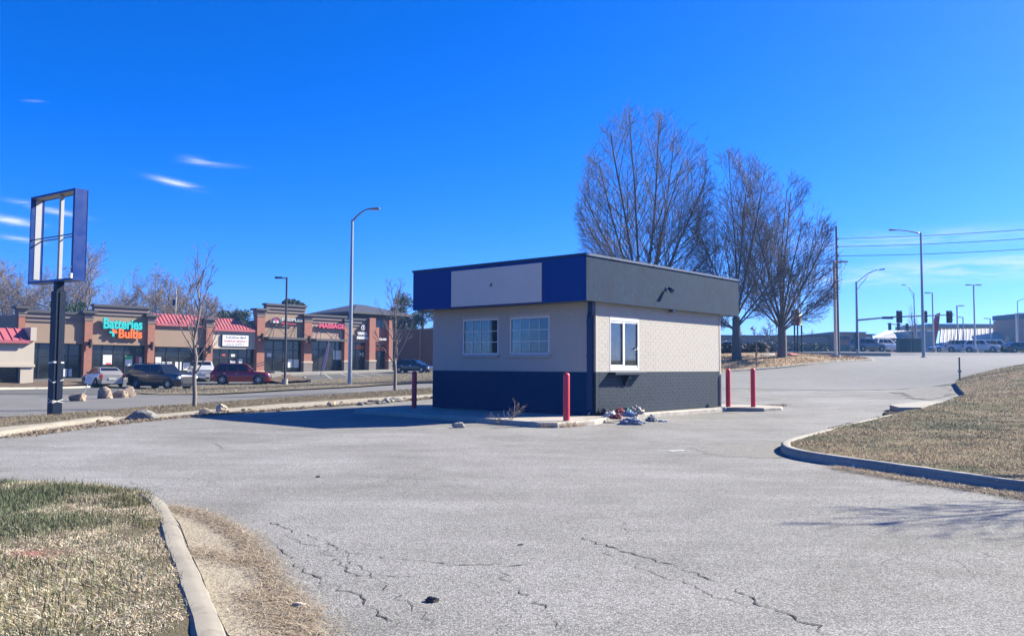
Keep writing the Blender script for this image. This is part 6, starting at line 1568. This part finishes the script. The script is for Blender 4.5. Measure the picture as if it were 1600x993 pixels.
# evergreens: trunk plus a crown of many small leaf faces in clumps
def leaf_mat(name, a, b2_):
    t = NT(name); t.set('Base Color', t.mix(t.rng(t.noise(1.3, 4), .35, .65), a, b2_)); t.set('Roughness', .7); return t.mat
M['evergreen'] = leaf_mat('dark_evergreen', (.018, .040, .018), (.045, .080, .030))
def evergreen(px, pt, Y, rx, seed, label, h_crown):
    bp = b2(px, 555, Y); H = at(px, pt, Y).z - bp.z; rs = np.random.RandomState(seed)
    e = empty('evergreen_tree', bp); tag(e, label, 'tree', 'evergreens behind the mall')
    b = MB(); b.tube([(0, 0, -.3), (0, 0, H * .6), (0, 0, H * .92)], [.28, .2, .06], 8)
    for k in range(16):
        a = 2.4 * k; z = H - h_crown * (.15 + .8 * k / 16); rr = rx * .7; b.tube([(0, 0, z - .3), (math.cos(a) * rr, math.sin(a) * rr, z + .3)], [.08, .02], 4)
    b.build('trunk', M['bark_far'], e)
    C = []; nC = 34
    for k in range(nC):
        u = rs.rand(); a = rs.rand() * 6.283; z = H - h_crown * u; rr = rx * (np.sin(np.pi * min(1, u * .8 + .2)) ** .6) * rs.uniform(.35, 1.0); C.append((rr * np.cos(a), rr * np.sin(a), z, rs.uniform(.5, 1.0) * rx * .38))
    C = np.array(C); N = 15000; idx = rs.randint(0, nC, N); q = rs.normal(size=(N, 3)); q /= np.linalg.norm(q, axis=1)[:, None]; q *= (rs.rand(N) ** .4)[:, None]
    P = C[idx, :3] + q * C[idx, 3:4] * np.array([1, 1, .75]); s_ = rs.uniform(.06, .16, N) * (Y / 110)
    d1 = rs.normal(size=(N, 3)); d1 /= np.linalg.norm(d1, axis=1)[:, None]; d2 = np.cross(d1, rs.normal(size=(N, 3))); d2 /= np.linalg.norm(d2, axis=1)[:, None]
    V = np.stack([P + d1 * s_[:, None], P - d1 * s_[:, None] * .6 + d2 * s_[:, None] * .7, P - d1 * s_[:, None] * .6 - d2 * s_[:, None] * .7], 1).reshape(-1, 3)
    me = bpy.data.meshes.new('crown'); me.from_pydata(V.tolist(), [], [(3 * i, 3 * i + 1, 3 * i + 2) for i in range(N)]); me.materials.append(M['evergreen']); me.update()
    o = bpy.data.objects.new('crown', me); col.objects.link(o); o.parent = e
evergreen(660, 462, 122, 4.6, 1, 'dark evergreen between the young tree and the kiosk', 9)
evergreen(628, 478, 135, 2.6, 2, 'smaller dark evergreen left of the one by the kiosk', 6)
evergreen(360, 489, 150, 3.4, 3, 'dark evergreen top left of two behind the market roof', 5)
evergreen(386, 490, 148, 3.4, 4, 'dark evergreen top right of two, beside the brick pillar', 5)
evergreen(110, 475, 112, 3.2, 5, 'dull evergreen mass low behind the lamp shop parapet', 4)
evergreen(455, 470, 150, 2.2, 6, 'dark evergreen tip above the canopy shop parapet', 4)

# hedge and dead weed
def hedge(name, pts, w, h, seed, label, m):
    rs = np.random.RandomState(seed); V = []; 
    for (a, c) in zip(pts[:-1], pts[1:]):
        L = math.hypot(c[0] - a[0], c[1] - a[1]); n = int(L * 160); f = rs.rand(n); x = a[0] + (c[0] - a[0]) * f + rs.normal(size=n) * w * .4; y = a[1] + (c[1] - a[1]) * f + rs.normal(size=n) * w * .4; z = terrain(x, y) + rs.rand(n) * h * (1 + .3 * vnoise(x, y, seed, 1.0)); p = np.stack([x, y, z], 1)
        d = rs.normal(size=(n, 3)) * .14; d2 = rs.normal(size=(n, 3)) * .14; V.append(np.stack([p + d, p + d2, p - d], 1).reshape(-1, 3))
    V = np.concatenate(V); o_ = MB(); o_.v = V.tolist(); o_.f = [(3 * i, 3 * i + 1, 3 * i + 2) for i in range(len(V) // 3)]; o_.m = [0] * len(o_.f); o = o_.build(name, m); tag(o, label, 'hedge')
M['hedge'] = leaf_mat('winter_hedge', (.05, .042, .038), (.10, .08, .065))
hedge('hedge', [(-2, 138), (30, 138), (52, 138)], 1.0, 1.5, 3, 'low dark winter hedge along the tan building behind the maples', M['hedge'])
hedge('shrub_row', [(20.5, 67.5), (14, 68.5)], .8, .7, 5, 'scrubby dead shrubs round the maple trunks', M['hedge'])
wd = on_z(790, 662, .02); e = empty('dead_weed', wd); tag(e, 'dry branching dead weed at the edge of the kiosk island', 'plant')
t = Tree(9); P = dict(levels=3, seg=[6, 4, 3], wig=[.06, .10, .12], up=[.02, .03, .02], kids=[5, 3], ang=[38, 40], angv=10, len=[.45, .5], tap=[.5, .4], rk=[.6, .6], rmin=.004, limb_lvl=0, **{'from': [.2, .2]})
for k in range(8):
    th = 2.4 * k; inc = R(t.r.uniform(15, 80)); t.grow(Vector((t.r.gauss(0, .15), t.r.gauss(0, .06), 0)), Vector((math.cos(th) * math.sin(inc), math.sin(th) * math.sin(inc), math.cos(inc))), t.r.uniform(.3, .85), .008, 0, P)
M['straw_stem'] = pmat('straw_stem', (.27, .21, .15), .9, .2, 4)
for nm, (vs_, fs_) in (('stem', t.limb), ('twigs', t.twig)):
    b = MB(); b.add(vs_, fs_); b.build(nm, M['straw_stem'], e)

# ================================================================== grass, straw, dead leaves
def blade_mat(name, rough=.75):
    t = NT(name); t.set('Base Color', t.attr('tint')); t.set('Roughness', rough); t.set('Specular IOR Level', .25)
    return t.mat
M['blade'] = blade_mat('grass_blade')
def blades(name, label, X, Y, Z, h, w, lean, colr, seed, cat=None, parent=None):
    rs = np.random.RandomState(seed); n = len(X); az = rs.rand(n) * 6.283; bz = az + rs.normal(size=n) * .6 + 1.57
    up = np.cos(lean) * h; out = np.sin(lean) * h
    ca, sa = np.cos(az), np.sin(az); wx, wy = np.cos(bz) * w, np.sin(bz) * w
    B0 = np.stack([X - wx, Y - wy, Z], 1); B1 = np.stack([X + wx, Y + wy, Z], 1)
    M0 = np.stack([X + ca * out * .4 - wx * .7, Y + sa * out * .4 - wy * .7, Z + up * .62], 1); M1 = np.stack([X + ca * out * .4 + wx * .7, Y + sa * out * .4 + wy * .7, Z + up * .62], 1); Tt = np.stack([X + ca * out, Y + sa * out, Z + up], 1)
    V = np.stack([B0, B1, M1, M0, Tt], 1).reshape(-1, 3)
    i = np.arange(n) * 5
    me = bpy.data.meshes.new(name)
    me.vertices.add(5 * n); me.vertices.foreach_set('co', V.ravel())
    li = np.stack([i, i + 1, i + 2, i + 3, i + 3, i + 2, i + 4], 1).ravel()
    me.loops.add(7 * n); me.loops.foreach_set('vertex_index', li)
    me.polygons.add(2 * n); ls = np.stack([np.arange(n) * 7, np.arange(n) * 7 + 4], 1).ravel(); me.polygons.foreach_set('loop_start', ls)
    me.update(calc_edges=True)
    ca_ = me.color_attributes.new('tint', 'FLOAT_COLOR', 'POINT'); C = np.ones((5 * n, 4)); C[:, :3] = np.repeat(colr, 5, axis=0); ca_.data.foreach_set('color', C.ravel())
    me.materials.append(M['blade']); me.validate()
    o = bpy.data.objects.new(name, me); col.objects.link(o); tag(o, label, cat, kind='stuff'); return o
def scatter(poly, n, seed, dens=None):
    rs = np.random.RandomState(seed); xs = [p[0] for p in poly]; ys = [p[1] for p in poly]; X = []; Y = []; got = 0
    while got < n:
        x = rs.uniform(min(xs), max(xs), n); y = rs.uniform(min(ys), max(ys), n); k = pip(x, y, poly)
        if dens is not None: k &= rs.rand(n) < dens(x, y)
        X.append(x[k]); Y.append(y[k]); got += k.sum()
    return np.concatenate(X)[:n], np.concatenate(Y)[:n]
TAN = np.array([.52, .41, .27]); PALE = np.array([.72, .64, .50]); GRN = np.array([.085, .115, .06]); OLV = np.array([.30, .275, .115]); BRN = np.array([.29, .205, .14]); GRY = np.array([.32, .295, .23]); ORG = np.array([.52, .35, .18])
def mixc(cols, W): W = np.stack(W, 1); W = W / W.sum(1, keepdims=True); return W @ np.stack(cols)
def pick(cols, W, rs, k=.42):
    return k * _pick(cols, W, rs) + (1 - k) * mixc(cols, W)
def _pick(cols, W, rs): W = np.stack(W, 1); W = W / W.sum(1, keepdims=True); c = W.cumsum(1); i = (rs.rand(len(W))[:, None] > c).sum(1).clip(0, len(cols) - 1); return np.stack(cols)[i]
# front lawn
vis = [g2(-30, 764), g2(60, 764), g2(160, 767), g2(228, 778), g2(246, 800), g2(262, 850), g2(280, 910), g2(296, 985), (-1.85, 4.0), (-3.2, 4.0)]
rs = np.random.RandomState(1)
def front_grass(poly, n_, sd_, lb_):
    X, Y = scatter(poly, n_, sd_)
    Zs = terrain(X, Y) + .085 + .020 * vnoise(X, Y, 5, 2.4) + .012 * vnoise(X, Y, 9, 7) - .004
    gn = vnoise(X, Y, 21, 1.7) + .35 * vnoise(X, Y, 22, 6)
    far_edge = np.clip((Y - 8.6) / 1.1, 0, 1); near_left = np.clip((6.9 - Y) / 1.2, 0, 1) * np.clip((-2.35 - X) / .5, 0, 1)
    wg_ = np.clip(.12 + 1.5 * np.clip(gn - .08, 0, 1) + .75 * far_edge * np.clip(gn + .35, 0, 1), .02, 2); wo = .10 + 1.3 * near_left + .5 * np.clip(gn + .2, 0, 1)
    c = pick([GRN, OLV, TAN, PALE, BRN, GRY], [wg_, wo, .95 + 0 * X, 1.05 + 0 * X, .34 + 0 * X, .35 + 0 * X], rs, .95) * rs.uniform(.68, 1.38, len(X))[:, None]
    pk = g2(62, 886); wpk = np.exp(-(((X - pk[0]) / .17) ** 2 + ((Y - pk[1]) / .14) ** 2))[:, None] * .8
    c = c * (1 - wpk) + np.array([.55, .17, .17]) * wpk
    green = (c[:, 1] > c[:, 0])
    h = rs.uniform(.016, .055, len(X)) * (1 + .5 * far_edge + .8 * near_left) * np.where(green, 1.35, .9); lean = np.where(green, rs.uniform(.1, .8, len(X)), rs.uniform(1.05, 1.53, len(X)))
    blades('lawn_grass', lb_, X, Y, Zs, h, rs.uniform(.0016, .0038, len(X)), lean, c, 3, 'grass')
front_grass(vis, 150000, 2, 'patchy green and straw grass of the lawn in the left foreground')
front_grass([(-13, 10.3), g2(-32, 764), (-3.25, 4.0), (-2.6, 2.2), (-13, 2.2)], 75000, 4, 'patchy grass of the front lawn beyond the left edge')
# longer green tufts at the far edge of that lawn
tc_ = [g2(px + rs.uniform(-4, 4), py) for px, py in ((70, 773), (85, 772), (100, 771), (112, 773), (125, 774), (140, 774), (155, 776), (170, 777), (185, 778), (200, 780), (212, 786), (220, 792), (205, 795), (190, 792), (178, 790), (195, 803), (210, 800), (60, 776), (40, 778), (218, 830), (228, 836))]
P_ = []
for (a, d) in tc_: P_.append(np.stack([a + rs.normal(size=420) * .10, d + rs.normal(size=420) * .07], 1))
P_ = np.concatenate(P_); n = len(P_); c = pick([GRN, OLV, TAN], [np.ones(n), .35 * np.ones(n), .3 * np.ones(n)], rs) * rs.uniform(.6, 1.15, n)[:, None]
blades('grass_tufts', 'dark green grass tufts along the back of the front lawn', P_[:, 0], P_[:, 1], terrain(P_[:, 0], P_[:, 1]) + .03, rs.uniform(.05, .13, n), rs.uniform(.002, .0045, n), rs.uniform(.1, .9, n), c, 4, 'grass')
# straw in the gutter
def band(px, n, sd, wid): 
    P = smooth_path([g2(*p) for p in px], 2); P = np.array(densify(P, .05, False)); r_ = np.random.RandomState(sd); i = r_.randint(0, len(P), n); return P[i, 0] + r_.normal(size=n) * wid, P[i, 1] + r_.normal(size=n) * wid
sx, sy = band([(268, 793), (320, 806), (375, 835), (405, 870), (425, 905), (455, 945), (490, 1000)], 10000, 5, .075)
sx2, sy2 = band([(300, 860), (345, 872), (390, 880)], 1500, 6, .10); sx3, sy3 = band([(400, 930), (430, 950), (470, 1000)], 3000, 8, .12)
sx = np.concatenate([sx, sx2, sx3]); sy = np.concatenate([sy, sy2, sy3]); n = len(sx)
c = pick([TAN, PALE, BRN, GRY], [.5 * np.ones(n), .35 * np.ones(n), .9 * np.ones(n), .3 * np.ones(n)], rs) * rs.uniform(.6, 1.15, n)[:, None]
blades('straw_litter', 'matted straw and dead grass along the front gutter', sx, sy, terrain(sx, sy) + .008 + rs.rand(n) * .02, rs.uniform(.03, .11, n), rs.uniform(.0015, .0035, n), rs.uniform(1.25, 1.56, n), c, 6, 'straw')
sx, sy = band([(1700, 800), (1600, 777), (1500, 762), (1400, 747), (1310, 731)], 9000, 9, .12); n = len(sx)
c = pick([TAN, PALE, BRN], [.5 * np.ones(n), .3 * np.ones(n), .7 * np.ones(n)], rs) * rs.uniform(.6, 1.1, n)[:, None]
blades('straw_litter', 'straw blown along the foot of the right kerb', sx, sy, terrain(sx, sy) + .006 + rs.rand(n) * .02, rs.uniform(.03, .12, n), rs.uniform(.002, .005, n), rs.uniform(1.2, 1.55, n), c, 7, 'straw')
# right lawn
visR = [p for p in lawnR if p[1] > 9 and p[1] < 46 and p[0] < 30] + [(30, 46), (26, 30), (20, 22), (14, 15), (9.5, 9)]
dens = lambda x, y: np.clip((13.5 / np.maximum(y, 9)) ** 1.6, .05, 1)
X, Y = scatter(visR, 190000, 12, dens)
Zs = terrain(X, Y) + .115 + moundR(X, Y) - .006; gn = vnoise(X, Y, 31, .55) + .4 * vnoise(X, Y, 32, 2.2)
band_g = np.exp(-((Y - 22.5 - .25 * (X - 9)) / 4.2) ** 2); edge = np.exp(-((Y - 15.0 - .2 * (X - 8)) / 2.6) ** 2); fr = np.clip((Y - 31) / 6, 0, 1)
wg_ = np.clip(.08 + 1.7 * band_g * (1 + .6 * gn) + .15 * gn, .03, 2) * (1 - .8 * fr)
c = pick([GRN, OLV, TAN, ORG, BRN, GRY], [wg_, .12 + .5 * band_g, .45 + .3 * fr, .25 + .7 * edge, .28 + .2 * fr, .25 + .45 * band_g], rs, .55) * rs.uniform(.7, 1.15, len(X))[:, None]
k = np.sqrt(np.maximum(Y, 10) / 13)
blades('lawn_grass', 'mixed green and tan grass of the right lawn', X, Y, Zs, rs.uniform(.02, .06, len(X)) * k, rs.uniform(.0022, .005, len(X)) * k, rs.uniform(.5, 1.45, len(X)), c, 13, 'grass')
# thin grass on the verges
def verge_grass(poly, n, sd, label, off, cols=(TAN * .62, GRY * .9, BRN * .7, OLV * .7), hh=(.03, .08), ww=(.003, .008)):
    X, Y = scatter(poly, n, sd); c = pick(list(cols), [np.full(n, .5), np.full(n, .35), np.full(n, .3), np.full(n, .15)], rs) * rs.uniform(.7, 1.15, n)[:, None]
    blades('verge_grass', label, X, Y, terrain(X, Y) + off, rs.uniform(*hh, n), rs.uniform(*ww, n), rs.uniform(.3, 1.3, n), c, sd, 'grass')
verge_grass([p for p in lineB if p[0] > -13] + [p for p in lineC[::-1] if p[0] > -16], 45000, 15, 'dry grass on the verge along the lot edge', .045)
verge_grass(grass_strip_poly, 26000, 16, 'dry grass on the strip across the street', .06, hh=(.05, .12), ww=(.006, .016))
verge_grass(far_lawn_poly, 34000, 17, 'dry tan grass of the tree lawn', .12, cols=(ORG, TAN, BRN, GRY), hh=(.06, .14), ww=(.008, .02))
# dead weeds at the island edge
sx, sy = band([(850, 668), (890, 667), (925, 662), (940, 658)], 1400, 19, .07); n = len(sx)
blades('dry_weeds', 'dry tan weeds at the near corner of the kiosk island', sx, sy, terrain(sx, sy), rs.uniform(.06, .22, n), rs.uniform(.003, .007, n), rs.uniform(.2, 1.3, n), pick([TAN, ORG, BRN], [np.ones(n), np.ones(n), np.ones(n) * .5], rs), 20, 'weeds')
sx, sy = band([(1195, 636), (1230, 634)], 300, 23, .08); n = len(sx)
blades('dry_weeds', 'dry weeds beside the rightmost bollard', sx, sy, terrain(sx, sy), rs.uniform(.05, .2, n), rs.uniform(.003, .007, n), rs.uniform(.2, 1.3, n), pick([TAN, BRN], [np.ones(n), np.ones(n)], rs), 24, 'weeds')
# brown leaf litter along the lot edge
sx, sy = band([(20, 684), (100, 672), (200, 660), (330, 648), (450, 640), (560, 631), (676, 622)], 9000, 25, .18); n = len(sx)
blades('leaf_litter', 'brown leaves and debris along the lot edge', sx, sy, terrain(sx, sy) + .01 + rs.rand(n) * .03, rs.uniform(.04, .12, n), rs.uniform(.006, .016, n), rs.uniform(.9, 1.5, n), pick([BRN * .6, BRN, GRY, TAN], [np.ones(n), np.ones(n), .6 * np.ones(n), .5 * np.ones(n)], rs), 26, 'litter')

# ------------------------------------------------------------------ one reflectance scale for every paint and surface (photo exposed for the shade)
ALB = .85
for m in bpy.data.materials:
    nt = m.node_tree
    pb = nt.nodes.get('Principled BSDF')
    if pb is None: continue
    i = pb.inputs['Base Color']
    mx = nt.nodes.new('ShaderNodeMix'); mx.data_type = 'RGBA'; mx.blend_type = 'MULTIPLY'; mx.inputs['Factor'].default_value = 1.0; mx.inputs['B'].default_value = (ALB, ALB, ALB, 1)
    if i.is_linked: nt.links.new(i.links[0].from_socket, mx.inputs['A'])
    else: mx.inputs['A'].default_value = i.default_value
    nt.links.new(mx.outputs['Result'], i)

# ------------------------------------------------------------------ thin air between the camera and the far things
HZ = 0.00046
b = MB(); b.box(-190, 190, -30, 260, -4, 25)
hz = b.build('haze', [])
t = NT('thin_haze'); t.n.remove(t.b)
pv = t.n.new('ShaderNodeVolumePrincipled'); pv.inputs['Color'].default_value = (.20, .50, 1.0, 1); pv.inputs['Density'].default_value = HZ; pv.inputs['Anisotropy'].default_value = .25
t.l.new(pv.outputs[0], t.out.inputs['Volume'])
hz.data.materials.append(t.mat)
tag(hz, 'thin pale air over the whole place', 'haze', kind='stuff')
scene.cycles.volume_bounces = 0
